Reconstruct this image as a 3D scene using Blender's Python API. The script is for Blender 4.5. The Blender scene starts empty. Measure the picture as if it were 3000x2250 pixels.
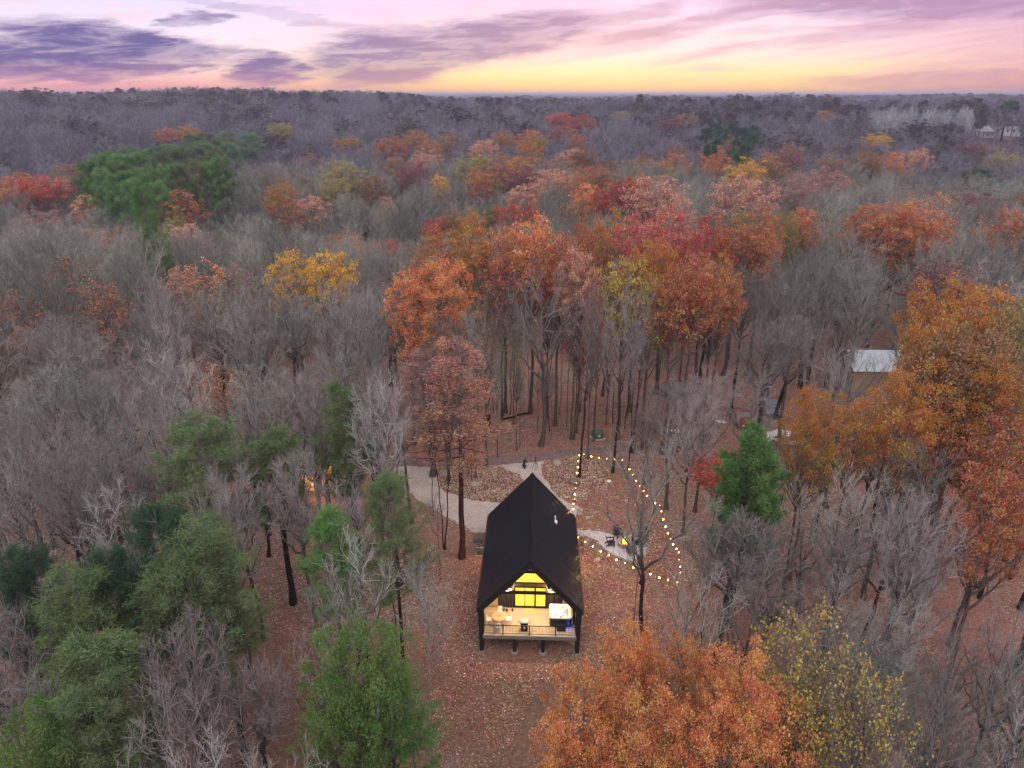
import bpy, bmesh, math, random
import numpy as np
from mathutils import Vector, Matrix
C = bpy.context.scene.collection
SC = bpy.context.scene
R = math.radians
random.seed(7)

# ------------------------------------------------------------------ camera
F = 2080.0
PITCH = R(22.15)
CH = 40.9
CP, SP = math.cos(PITCH), math.sin(PITCH)
cd = bpy.data.cameras.new('camera')
cam = bpy.data.objects.new('camera', cd); C.objects.link(cam)
cam.location = (0, 0, CH); cam.rotation_euler = (R(90) - PITCH, 0, 0)
cd.sensor_width = 36; cd.lens = 36 * F / 3000; cd.clip_start = 0.5; cd.clip_end = 60000
SC.camera = cam
SC.view_settings.view_transform = 'Standard'
SC.view_settings.look = 'None'
SC.view_settings.exposure = 0.34
SC.view_settings.gamma = 1.0
SC.view_settings.use_curve_mapping = False
SC.cycles.max_bounces = 5; SC.cycles.diffuse_bounces = 3; SC.cycles.glossy_bounces = 2; SC.cycles.volume_bounces = 0

def lin(r, g, b, k=1.0):
    f = lambda c: (c / 255 / 12.92 if c / 255 <= 0.04045 else ((c / 255 + 0.055) / 1.055) ** 2.4) * k
    return (f(r), f(g), f(b), 1.0)

# ------------------------------------------------------------------ world: dusk sky
W = bpy.data.worlds.new('World'); SC.world = W; W.use_nodes = True
nt = W.node_tree; nt.nodes.clear()
class G:
    """tiny node-graph writer"""
    def __init__(s, t): s.t = t
    def n(s, typ, **kw):
        x = s.t.nodes.new(typ)
        for k, v in kw.items(): setattr(x, k, v)
        return x
    def put(s, sock, v):
        if isinstance(v, bpy.types.NodeSocket): s.t.links.new(v, sock)
        else: sock.default_value = v
    def m(s, op, a, b=0.0, c=0.0, clamp=False):
        x = s.n('ShaderNodeMath', operation=op, use_clamp=clamp)
        s.put(x.inputs[0], a); s.put(x.inputs[1], b); s.put(x.inputs[2], c)
        return x.outputs[0]
    def mix(s, f, a, b, mode='MIX'):
        x = s.n('ShaderNodeMix', data_type='RGBA', blend_type=mode)
        s.put(x.inputs[0], f); s.put(x.inputs[6], a); s.put(x.inputs[7], b)
        return x.outputs[2]
    def ramp(s, f, stops, interp='LINEAR'):
        x = s.n('ShaderNodeValToRGB'); r = x.color_ramp; r.interpolation = interp
        while len(r.elements) < len(stops): r.elements.new(0.5)
        for e, (p, c) in zip(r.elements, stops): e.position = p; e.color = c
        s.put(x.inputs[0], f); return x.outputs[0]
    def ss(s, v, lo, hi):
        x = s.n('ShaderNodeMapRange', interpolation_type='SMOOTHSTEP')
        s.put(x.inputs[0], v); x.inputs[1].default_value = lo; x.inputs[2].default_value = hi
        return x.outputs[0]
    def noise(s, vec, scale, detail=4, rough=0.55, out=0, dist=0.0):
        x = s.n('ShaderNodeTexNoise'); 
        if vec is not None: s.put(x.inputs['Vector'], vec)
        x.inputs['Scale'].default_value = scale; x.inputs['Detail'].default_value = detail
        x.inputs['Roughness'].default_value = rough; x.inputs['Distortion'].default_value = dist
        return x.outputs[out]
    def comb(s, x, y, z):
        c = s.n('ShaderNodeCombineXYZ'); s.put(c.inputs[0], x); s.put(c.inputs[1], y); s.put(c.inputs[2], z)
        return c.outputs[0]
g = G(nt)
tc = g.n('ShaderNodeTexCoord'); sep = g.n('ShaderNodeSeparateXYZ'); nt.links.new(tc.outputs['Generated'], sep.inputs[0])
dx, dy, dz = sep.outputs
az = g.m('ARCTAN2', dx, dy)
el = g.m('MAXIMUM', dz, 0.0)
# wisps: 3-D noise squashed towards the horizon, so it has no seam behind the camera
wv = g.comb(g.m('MULTIPLY', dx, 3.0), g.m('MULTIPLY', dy, 3.0), g.m('MULTIPLY', g.m('SUBTRACT', dz, g.m('MULTIPLY', dx, 0.10)), 30.0))
wis = g.noise(wv, 1.0, 6, 0.6, dist=0.8)
wv2 = g.comb(g.m('MULTIPLY', dx, 12.0), g.m('MULTIPLY', dy, 12.0), g.m('MULTIPLY', g.m('SUBTRACT', dz, g.m('MULTIPLY', dx, 0.06)), 78.0))
wis2 = g.noise(wv2, 1.0, 6, 0.62, dist=0.5)
E = lambda e: min(1, math.sqrt(max(0, e)))
els = g.m('SQRT', el)
def rmp(cols, zen): return g.ramp(els, [(E(e), lin(*c)) for e, c in cols] + [(0.62, lin(*zen[0])), (1.0, lin(*zen[1]))])
ZEN = ((226, 224, 238), (218, 224, 238))
left = rmp([(0, (226, 122, 148)), (.010, (244, 162, 158)), (.03, (252, 218, 208)), (.06, (246, 226, 240)), (.11, (220, 212, 244))], ZEN)
mid = rmp([(0, (250, 176, 118)), (.010, (255, 204, 124)), (.026, (255, 226, 168)), (.05, (254, 222, 218)), (.11, (236, 206, 236))], ZEN)
right = rmp([(0, (150, 96, 142)), (.007, (186, 100, 126)), (.02, (232, 144, 136)), (.05, (230, 170, 176)), (.11, (190, 148, 196))], ZEN)
back = rmp([(0, (160, 150, 190)), (.02, (176, 160, 196)), (.06, (196, 180, 216)), (.12, (204, 196, 228))], ZEN)
c1 = g.mix(g.ss(az, -0.45, -0.04), left, mid)
c2 = g.mix(g.ss(az, 0.30, 0.82), c1, right)
absaz = g.m('ABSOLUTE', az)
base = g.mix(g.ss(absaz, 0.8, 2.0), c2, back)
# soft pink wisps, stronger towards the right of the glow
wamt = g.m('MULTIPLY', g.ss(wis, 0.42, 0.66), g.m('ADD', 0.14, g.m('MULTIPLY', g.ss(az, -0.05, 0.30), 0.66)))
wamt = g.m('MULTIPLY', wamt, g.ss(el, 0.004, 0.035))
base = g.mix(wamt, base, lin(212, 160, 184))
wl = g.m('MULTIPLY', g.m('MULTIPLY', g.ss(wis2, 0.50, 0.72), 0.45), g.ss(el, 0.0, 0.02))
base = g.mix(wl, base, lin(250, 200, 196))
# individual clouds: (px, py, half width, half height, rise angle, strength)
def azel(px, py):
    v = 1125 - py; Z = v * CP - F * SP; Y = F * CP + v * SP; X = px - 1500
    return math.atan2(X, Y), Z / math.sqrt(X * X + Y * Y + Z * Z)
nd = g.n('ShaderNodeSeparateColor'); 
nt.links.new(g.noise(wv2, 0.8, 6, 0.68, out=1), nd.inputs[0])
azd = g.m('ADD', az, g.m('MULTIPLY', g.m('SUBTRACT', nd.outputs[0], 0.5), 0.16))
eld = g.m('ADD', dz, g.m('MULTIPLY', g.m('SUBTRACT', nd.outputs[1], 0.5), 0.034))
clouds = [(330, 122, 330, 46, -4, 1.0), (120, 172, 380, 54, 0, 1.0), (60, 212, 330, 26, 0, .95), (390, 198, 210, 22, 3, .9), (600, 150, 150, 13, -4, .85),
          (780, 208, 140, 46, 0, .95), (1110, 172, 230, 84, 5, .85), (1440, 112, 380, 64, 9, .85), (1700, 70, 300, 30, 10, .45), (560, 55, 90, 20, 4, .75),
          (2650, 10, 520, 44, -3, .8), (2150, 45, 480, 26, 9, .5), (2850, 235, 420, 26, 0, .55), (2500, 95, 360, 20, 7, .35), (700, 20, 420, 16, -8, .3)]
tot = None
for (px, py, hw, hh, an, st) in clouds:
    a0, e0 = azel(px, py); ca, sa = math.cos(R(an)), math.sin(R(an))
    da = g.m('SUBTRACT', azd, a0); de = g.m('SUBTRACT', eld, e0)
    p = g.m('DIVIDE', g.m('ADD', g.m('MULTIPLY', da, ca), g.m('MULTIPLY', de, sa)), hw / 2300)
    q = g.m('DIVIDE', g.m('SUBTRACT', g.m('MULTIPLY', de, ca), g.m('MULTIPLY', da, sa)), hh / 2300)
    d = g.m('SQRT', g.m('ADD', g.m('MULTIPLY', p, p), g.m('MULTIPLY', q, q)))
    mk = g.m('MULTIPLY', g.ss(d, 1.18, 0.60), st)
    tot = mk if tot is None else g.m('MAXIMUM', tot, mk)
tot = g.m('MULTIPLY', tot, g.m('ADD', 0.62, g.m('MULTIPLY', g.ss(wis2, 0.38, 0.58), 0.38)))
cloudcol = g.mix(g.ss(az, -0.35, 0.45), lin(102, 92, 150), lin(160, 122, 164))
cloudcol = g.mix(g.m('MULTIPLY', g.ss(el, 0.045, 0.0), 0.5), cloudcol, lin(220, 140, 160))
sky = g.mix(tot, base, cloudcol)
sky = g.mix(g.ss(dz, 0.0, -0.01), sky, lin(110, 108, 132))
nish = g.n('ShaderNodeTexSky', sky_type='NISHITA'); nish.sun_disc = False
nish.sun_elevation = R(4); nish.sun_rotation = R(6)
nish.altitude = 200
skyb = g.n('ShaderNodeBackground'); nt.links.new(sky, skyb.inputs[0]); skyb.inputs[1].default_value = 0.93
nb = g.n('ShaderNodeBackground'); nt.links.new(nish.outputs[0], nb.inputs[0]); nb.inputs[1].default_value = 0.004
add = g.n('ShaderNodeAddShader'); nt.links.new(skyb.outputs[0], add.inputs[0]); nt.links.new(nb.outputs[0], add.inputs[1])
wo = g.n('ShaderNodeOutputWorld'); nt.links.new(add.outputs[0], wo.inputs[0])
sl = bpy.data.lights.new('fill_sun', 'SUN'); sl.energy = 1.5; sl.angle = R(80); sl.color = (1, .97, .88)
so = bpy.data.objects.new('fill_sun', sl); C.objects.link(so)
so.rotation_euler = (R(28), 0, R(8))   # wide soft fill added to brighten the land, high and from behind the camera

# ------------------------------------------------------------------ terrain function
def sst(x, a, b):
    t = np.clip((x - a) / (b - a), 0, 1); return t * t * (3 - 2 * t)
def ground(x, y):
    x = np.asarray(x, float); y = np.asarray(y, float)
    z = 2.0 * sst(y, 41.5, 54)
    z = z - 0.30 * np.maximum(0, 44 - y) * sst(44 - y, 0, 8)
    z = z - 3.5 * sst(-x, 12, 60) * sst(120 - y, 0, 40) - 2.0 * sst(x, 24, 60) * sst(90 - y, 0, 40)
    # ravine left of centre, a deeper valley behind the pine grove, then the land climbs to eye level
    d = np.sqrt(x * x + y * y)
    z = z - 12 * np.exp(-((y - 160 + 0.10 * (x + 80)) / 30) ** 2) * sst(-x, -35, 25)
    z = z - 7 * np.exp(-((y - 175) / 40) ** 2) * sst(x, 60, 120)
    z = z - 26 * np.exp(-((y - 360 - .25 * x) / 85) ** 2) * sst(-x, 30, 140) - 8 * np.exp(-((y - 330 + .2 * x) / 60) ** 2) * sst(x, 40, 160)
    z = z + 15.5 * sst(d, 215, 640)
    A = sst(d, 230, 520)
    z = z + A * (3.2 * np.sin(x * .0163 + 1.3) * np.cos(y * .0141 + .4) + 2.6 * np.sin(x * .011 + y * .021 + 1) + 1.5 * np.sin(x * .043 - y * .039 + 2) - .5)
    z = z + sst(d, 480, 760) * (4.5 * np.sin(x * .0047 + y * .0012 + 2.4) + 2 * np.sin(x * .0131 - y * .002 + .6))
    z = z - 9 * sst(d, 800, 2200) * (.6 + .4 * np.sin(x * .0012 + .5)) + 9 * sst(d, 3500, 9000) * (1 + .5 * np.sin(x * .0009 + .8))
    return np.minimum(z, 27 + .1 * (z - 27))
def ray(px, py):
    v = 1125 - py
    Z = v * CP - F * SP; Y = F * CP + v * SP; X = px - 1500
    return X / Y, Z / Y
_Y = np.concatenate([np.arange(12, 300, .25), np.arange(300, 3000, 2.0)])
def hit(px, py, h=0.0):
    """world point on the ground (plus height h) seen along a direction"""
    kx, kz = ray(px, py)
    f = CH + kz * _Y - ground(kx * _Y, _Y) - h
    i = int(np.argmax(f < 0))
    Y = _Y[i] if f[i] < 0 else 2900.0
    if i > 0 and f[i] < 0:
        t = f[i - 1] / (f[i - 1] - f[i]); Y = _Y[i - 1] + t * (_Y[i] - _Y[i - 1])
    return float(kx * Y), float(Y), float(ground(kx * Y, Y))
def onz(px, py, z):
    kx, kz = ray(px, py); Y = (z - CH) / kz
    return Vector((kx * Y, Y, z))
def pix(x, y, z):
    """direction angles of a point, in units of the frame"""
    cz = np.asarray(z) - CH; yc = cz * CP + y * SP; zc = y * CP - cz * SP
    return 1500 + F * x / zc, 1125 - F * yc / zc

# ------------------------------------------------------------------ materials
def newmat(name):
    m = bpy.data.materials.new(name); m.use_nodes = True; m.node_tree.nodes.clear(); return m, G(m.node_tree)
def pbr(name, col, rough=0.7, metal=0.0, var=0.25, nscale=6.0, bump=0.0, bscale=30.0, emit=None, es=0.0, spec=0.4, stretch=None):
    m, q = newmat(name)
    b = q.n('ShaderNodeBsdfPrincipled'); o = q.n('ShaderNodeOutputMaterial')
    q.t.links.new(b.outputs[0], o.inputs[0])
    t = q.n('ShaderNodeTexCoord'); vec = t.outputs['Object']
    if stretch:
        mp = q.n('ShaderNodeMapping'); q.t.links.new(vec, mp.inputs[0]); mp.inputs[3].default_value = stretch; vec = mp.outputs[0]
    oi = q.n('ShaderNodeObjectInfo')
    f = q.m('ADD', q.m('MULTIPLY', q.noise(vec, nscale, 5, .6), 1.0), q.m('MULTIPLY', q.m('SUBTRACT', oi.outputs['Random'], .5), .35))
    lo = tuple(c * (1 - var) for c in col[:3]) + (1,); hi = tuple(min(1, c * (1 + var)) for c in col[:3]) + (1,)
    q.put(b.inputs['Base Color'], q.mix(q.ss(f, .25, .75), lo, hi))
    b.inputs['Roughness'].default_value = rough; b.inputs['Metallic'].default_value = metal
    b.inputs['Specular IOR Level'].default_value = spec
    if bump:
        bp = q.n('ShaderNodeBump'); bp.inputs['Strength'].default_value = bump; bp.inputs['Distance'].default_value = .02
        q.put(bp.inputs['Height'], q.noise(vec, bscale, 4, .6)); q.put(b.inputs['Normal'], bp.outputs[0])
    if emit:
        b.inputs['Emission Color'].default_value = emit; b.inputs['Emission Strength'].default_value = es
    return m
def leafmat(name, trans=.35, spread=.55, fix=None):
    m, q = newmat(name)
    oi = q.n('ShaderNodeObjectInfo'); ge = q.n('ShaderNodeNewGeometry'); tcx = q.n('ShaderNodeTexCoord')
    r = ge.outputs['Random Per Island']
    k = q.m('ADD', 1 - spread * .5, q.m('MULTIPLY', r, spread))
    k2 = q.m('ADD', .84, q.m('MULTIPLY', oi.outputs['Random'], .32))
    cl = q.noise(tcx.outputs['Object'], .55, 2, .5)
    hsv = q.n('ShaderNodeHueSaturation')
    q.put(hsv.inputs['Hue'], q.m('ADD', .5, q.m('ADD', q.m('MULTIPLY', q.m('SUBTRACT', r, .5), .03), q.m('MULTIPLY', q.m('SUBTRACT', cl, .5), .15))))
    q.put(hsv.inputs['Saturation'], q.m('ADD', 1.06, q.m('MULTIPLY', q.m('SUBTRACT', r, .5), -.3)))
    q.put(hsv.inputs['Value'], q.m('MULTIPLY', q.m('MULTIPLY', k, k2), q.m('ADD', .72, q.m('MULTIPLY', q.noise(tcx.outputs['Object'], .9, 2, .5), .6)))); q.put(hsv.inputs['Color'], fix or oi.outputs['Color'])
    d = q.n('ShaderNodeBsdfDiffuse'); t = q.n('ShaderNodeBsdfTranslucent')
    q.put(d.inputs[0], hsv.outputs[0]); q.put(t.inputs[0], hsv.outputs[0])
    mx = q.n('ShaderNodeMixShader'); mx.inputs[0].default_value = trans
    q.t.links.new(d.outputs[0], mx.inputs[1]); q.t.links.new(t.outputs[0], mx.inputs[2])
    o = q.n('ShaderNodeOutputMaterial'); q.t.links.new(mx.outputs[0], o.inputs[0]); return m
def barkmat(name):
    m, q = newmat(name)
    oi = q.n('ShaderNodeObjectInfo'); t = q.n('ShaderNodeTexCoord')
    mp = q.n('ShaderNodeMapping'); q.t.links.new(t.outputs['Object'], mp.inputs[0]); mp.inputs[3].default_value = (6, 6, 1.2)
    n1 = q.noise(mp.outputs[0], 1.6, 5, .65); n2 = q.noise(t.outputs['Object'], .5, 3, .5)
    hi = q.mix(1.0, oi.outputs['Color'], (1.45, 1.5, 1.45, 1), 'MULTIPLY'); lo = q.mix(1.0, oi.outputs['Color'], (.5, .46, .46, 1), 'MULTIPLY')
    c = q.mix(q.ss(n1, .3, .7), lo, hi)
    c = q.mix(q.m('MULTIPLY', q.ss(n2, .55, .72), .45), c, lin(120, 132, 112))
    sz = q.n('ShaderNodeSeparateXYZ'); q.t.links.new(t.outputs['Object'], sz.inputs[0])   # bark colour blends paler with height up the tree
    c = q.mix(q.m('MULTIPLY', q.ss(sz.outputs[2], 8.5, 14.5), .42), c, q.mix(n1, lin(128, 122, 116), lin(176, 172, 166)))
    b = q.n('ShaderNodeBsdfDiffuse'); q.put(b.inputs[0], c)
    o = q.n('ShaderNodeOutputMaterial'); q.t.links.new(b.outputs[0], o.inputs[0]); return m
def twigmat(name, fix=None):
    m, q = newmat(name)
    oi = q.n('ShaderNodeObjectInfo'); ge = q.n('ShaderNodeNewGeometry')
    k = q.m('ADD', .6, q.m('MULTIPLY', ge.outputs['Random Per Island'], .8))
    hsv = q.n('ShaderNodeHueSaturation'); q.put(hsv.inputs['Value'], q.m('MULTIPLY', k, q.m('ADD', .62, q.m('MULTIPLY', oi.outputs['Random'], .7)))); q.put(hsv.inputs['Color'], fix or oi.outputs['Color'])
    b = q.n('ShaderNodeBsdfDiffuse'); q.put(b.inputs[0], hsv.outputs[0])
    o = q.n('ShaderNodeOutputMaterial'); q.t.links.new(b.outputs[0], o.inputs[0]); return m
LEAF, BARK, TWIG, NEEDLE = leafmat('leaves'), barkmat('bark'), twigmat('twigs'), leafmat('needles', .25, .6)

# ------------------------------------------------------------------ mesh helpers
def npmesh(name, V, Fq, mat=None, smooth=False, tri=False):
    me = bpy.data.meshes.new(name)
    V = np.asarray(V, np.float32); Fq = np.asarray(Fq, np.int32); k = Fq.shape[1]
    me.vertices.add(len(V)); me.vertices.foreach_set('co', V.ravel())
    me.loops.add(Fq.size); me.loops.foreach_set('vertex_index', Fq.ravel())
    me.polygons.add(len(Fq)); me.polygons.foreach_set('loop_start', np.arange(0, Fq.size, k, dtype=np.int32))
    me.polygons.foreach_set('loop_total', np.full(len(Fq), k, np.int32))
    if smooth: me.polygons.foreach_set('use_smooth', np.ones(len(Fq), bool))
    me.update(calc_edges=True)
    if mat: me.materials.append(mat)
    return me
def joinarr(parts):
    Vs, Fs, o = [], [], 0
    for V, Fq in parts:
        Vs.append(V); Fs.append(Fq + o); o += len(V)
    return np.concatenate(Vs), np.concatenate(Fs)
def tubes(P, Rr, n):
    """P (N,K,3) chains, Rr (N,K) radii -> prisms of n sides"""
    N, K, _ = P.shape
    T = np.gradient(P, axis=1); T /= np.linalg.norm(T, axis=2, keepdims=True) + 1e-9
    up = np.where(np.abs(T[..., 2:3]) > .9, np.array([1., 0, 0]), np.array([0, 0, 1.]))
    if K > 2: up = np.repeat(up[:, :1], K, axis=1)
    A = np.cross(T, up); A /= np.linalg.norm(A, axis=2, keepdims=True) + 1e-9
    B = np.cross(T, A)
    th = np.arange(n) * 2 * np.pi / n
    V = P[:, :, None] + Rr[:, :, None, None] * (np.cos(th)[None, None, :, None] * A[:, :, None] + np.sin(th)[None, None, :, None] * B[:, :, None])
    V = V.reshape(-1, 3)
    i = np.arange(N)[:, None, None] * K * n; k = np.arange(K - 1)[None, :, None] * n; j = np.arange(n)[None, None, :]; j2 = (j + 1) % n
    a = i + k + j; b = i + k + j2
    return V, np.stack([a, b, b + n, a + n], -1).reshape(-1, 4)
def bez(p0, p1, p2, K):
    t = np.linspace(0, 1, K)[None, :, None]
    return (1 - t) ** 2 * p0[:, None] + 2 * t * (1 - t) * p1[:, None] + t * t * p2[:, None]
def grow(rng, P, Rr, nc, t0, t1, ang, ln, K, up, wob, rtip):
    """children chains from parent chains"""
    N, KP, _ = P.shape
    T = np.tile(np.linspace(t0, t1, nc), (N, 1)) + rng.uniform(-.5, .5, (N, nc)) * (t1 - t0) / nc
    T = np.clip(T, 0, .999) * (KP - 1); i = T.astype(int); f = (T - i)[..., None]; ii = np.arange(N)[:, None]
    p = P[ii, i] * (1 - f) + P[ii, i + 1] * f
    r = (Rr[ii, i] * (1 - f[..., 0]) + Rr[ii, i + 1] * f[..., 0])
    d = P[ii, i + 1] - P[ii, i]; d /= np.linalg.norm(d, axis=2, keepdims=True) + 1e-9
    q = rng.normal(size=d.shape); q -= (q * d).sum(-1, keepdims=True) * d; q /= np.linalg.norm(q, axis=2, keepdims=True)
    a = np.radians(rng.uniform(ang[0], ang[1], (N, nc, 1)))
    dd = d * np.cos(a) + q * np.sin(a); dd[..., 2] += up; dd /= np.linalg.norm(dd, axis=2, keepdims=True)
    L = rng.uniform(ln[0], ln[1], (N, nc, 1)) * (1.15 - .55 * (T / (KP - 1)))[..., None]
    p = p.reshape(-1, 3); dd = dd.reshape(-1, 3); L = L.reshape(-1, 1); r = r.reshape(-1)
    M = len(p); out = np.empty((M, K, 3)); out[:, 0] = p; cur = dd.copy()
    for k in range(1, K):
        cur = cur + rng.normal(size=cur.shape) * wob; cur[:, 2] += up * .35; cur /= np.linalg.norm(cur, axis=1, keepdims=True)
        out[:, k] = out[:, k - 1] + cur * L / (K - 1)
    rr = np.linspace(1, 0, K)[None] * np.maximum(r * .62 - rtip, 0)[:, None] + rtip
    return out, rr
def leaves(rng, pts, size, jit, upb=.5, drop=0.0):
    n = len(pts); c = pts + rng.normal(size=(n, 3)) * jit
    nr = rng.normal(size=(n, 3)); nr[:, 2] = np.abs(nr[:, 2]) + upb; nr /= np.linalg.norm(nr, axis=1, keepdims=True)
    a = np.cross(nr, rng.normal(size=(n, 3))); a /= np.linalg.norm(a, axis=1, keepdims=True) + 1e-9
    b = np.cross(nr, a); s = size * rng.uniform(.6, 1.35, (n, 1))
    V = np.stack([c - a * s * .5, c + b * s * .32 - nr * s * .08, c + a * s * .5, c - b * s * .32 - nr * s * .08], 1).reshape(-1, 3)
    return V, np.arange(4 * n).reshape(-1, 4)
H0, R0 = 20.0, 5.0
def skeleton(seed, nl=16, c0=.40, spread=1.0, dens=1.0, fork=False, thick=.30, twr=.014, lv=(7, 6, 4), Rm=R0, top=1.0, drop=0.0):
    rng = np.random.default_rng(seed)
    K = 12; t = np.linspace(0, 1, K)
    tr = np.zeros((1, K, 3)); tr[0, :, 2] = t * H0 * .86; w = np.cumsum(rng.normal(size=(K, 2)) * .13, 0); w -= w[0]; tr[0, :, :2] = w
    trr = (thick * (1 - t) ** .8 + .035)[None]; trr[0, 0] *= 1.45
    # limbs reach for points spread over the crown surface
    k = np.arange(nl); ph = k * 2.39996 + rng.uniform(-.3, .3, nl); u = (k + .5) / nl
    zen = np.arccos(1 - u * (1.32)) ; sx = np.sin(zen); cz = np.cos(zen)
    mid = H0 * (c0 + (1 - c0) * .52); hz = H0 * (1 - c0) * .50
    rad = Rm * spread * rng.uniform(.78, 1.12, nl)
    tip = np.stack([rad * sx * np.cos(ph), rad * sx * np.sin(ph), mid + hz * cz * rng.uniform(.86, 1.04, nl)], 1)
    st = np.clip((tip[:, 2] - (1.8 + rad * sx * .8)) / (H0 * .86), c0 * .78, .93)
    idx = st * (K - 1); i0 = idx.astype(int); f = (idx - i0)[:, None]
    p0 = tr[0, i0] * (1 - f) + tr[0, np.minimum(i0 + 1, K - 1)] * f
    c1 = p0 * .45 + tip * .55; c1[:, 2] = p0[:, 2] * .55 + tip[:, 2] * .45 - .4; c1[:, :2] += rng.normal(size=(nl, 2)) * .5
    K1 = 8; P1 = bez(p0, c1, tip, K1); P1[:, 1:-1] += rng.normal(size=(nl, K1 - 2, 3)) * .12
    r1 = np.interp(st, t, trr[0]) * .62; R1 = r1[:, None] * (1 - np.linspace(0, 1, K1))[None] ** .7 + .028
    P2, R2 = grow(rng, P1, R1, int(lv[0] * dens), .28, .98, (28, 58), (1.5, 3.0), 5, .22, .16, .015)
    P3, R3 = grow(rng, P2, R2, lv[1], .2, .98, (25, 60), (.8, 1.7), 4, .20, .2, .011)
    P4, R4 = grow(rng, P3, R3, lv[2], .15, .98, (20, 60), (.5, 1.1), 3, .15, .2, twr * .6)
    R4 = np.maximum(R4 * 0 + twr * np.linspace(1.1, .7, 3)[None], R4 * .5); R3 = np.maximum(R3, twr * 1.1)
    return rng, (tr, trr), (P1, R1), (P2, R2), (P3, R3), (P4, R4)
def make_bare(seed, far=False, **kw):
    rng, T, L1, L2, L3, L4 = skeleton(seed, **kw)
    trunk = joinarr([tubes(*T, 8), tubes(*L1, 5)])
    if far: tw = joinarr([tubes(*L2, 3), tubes(L3[0][:, [0, 3]], L3[1][:, [0, 3]] * 2.0, 3)])
    else: tw = joinarr([tubes(*L2, 4), tubes(*L3, 3), tubes(L4[0][:, [0, 2]], L4[1][:, [0, 2]], 3)])
    return trunk, tw, TWIG
def make_leafy(seed, n=9000, size=.30, sparse=False, **kw):
    rng, T, L1, L2, L3, L4 = skeleton(seed, **kw)
    trunk = joinarr([tubes(*T, 8), tubes(*L1, 5), tubes(*L2, 3)] + ([tubes(L3[0][:, [0, 3]], L3[1][:, [0, 3]], 3)] if sparse else []))
    pts = np.concatenate([L3[0][:, 1:].reshape(-1, 3), L4[0][:, 1:].reshape(-1, 3)])
    # leafy lobes: some sprays carry far more leaf than others
    lob = rng.uniform(0, 1, len(L2[0])) ** .6; owner = np.concatenate([np.repeat(np.arange(len(L3[0])), 3), np.repeat(np.arange(len(L4[0])), 2)])
    n3 = len(L3[0]) // len(L2[0]); n4 = len(L4[0]) // len(L2[0])
    own = np.concatenate([np.repeat(np.arange(len(L3[0])) // n3, 3), np.repeat(np.arange(len(L4[0])) // n4, 2)])
    w = lob[own] ** (2.5 if sparse else 1.0); w *= .35 + sst(pts[:, 2], H0 * .42, H0 * .7); w /= w.sum()
    if sparse:
        pk = pts[rng.choice(len(pts), n, p=w)]; jit = .15
    else:
        # billows: each branch end carries a domed clump, some fuller than others
        cc = L2[0][:, -1]; cw_ = rng.uniform(.08, 1, len(cc)) ** 1.7; cw_ *= .45 + .55 * sst(cc[:, 2], H0 * .45, H0 * .85); cw_ /= cw_.sum()
        o_ = rng.choice(len(cc), int(n * .72), p=cw_); v = rng.normal(size=(len(o_), 3)); v /= np.linalg.norm(v, axis=1, keepdims=True)
        v[:, 2] = np.where(v[:, 2] < -.15, -v[:, 2] * .8, v[:, 2]); rr = rng.uniform(.62, 1.0, (len(o_), 1)) * rng.uniform(.65, 1.15, len(cc))[o_][:, None]
        pk = np.concatenate([cc[o_] + v * rr * (1, 1, .62), pts[rng.choice(len(pts), n - len(o_), p=w)]]); jit = .10
    return trunk, leaves(rng, pk, size, jit), LEAF
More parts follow.
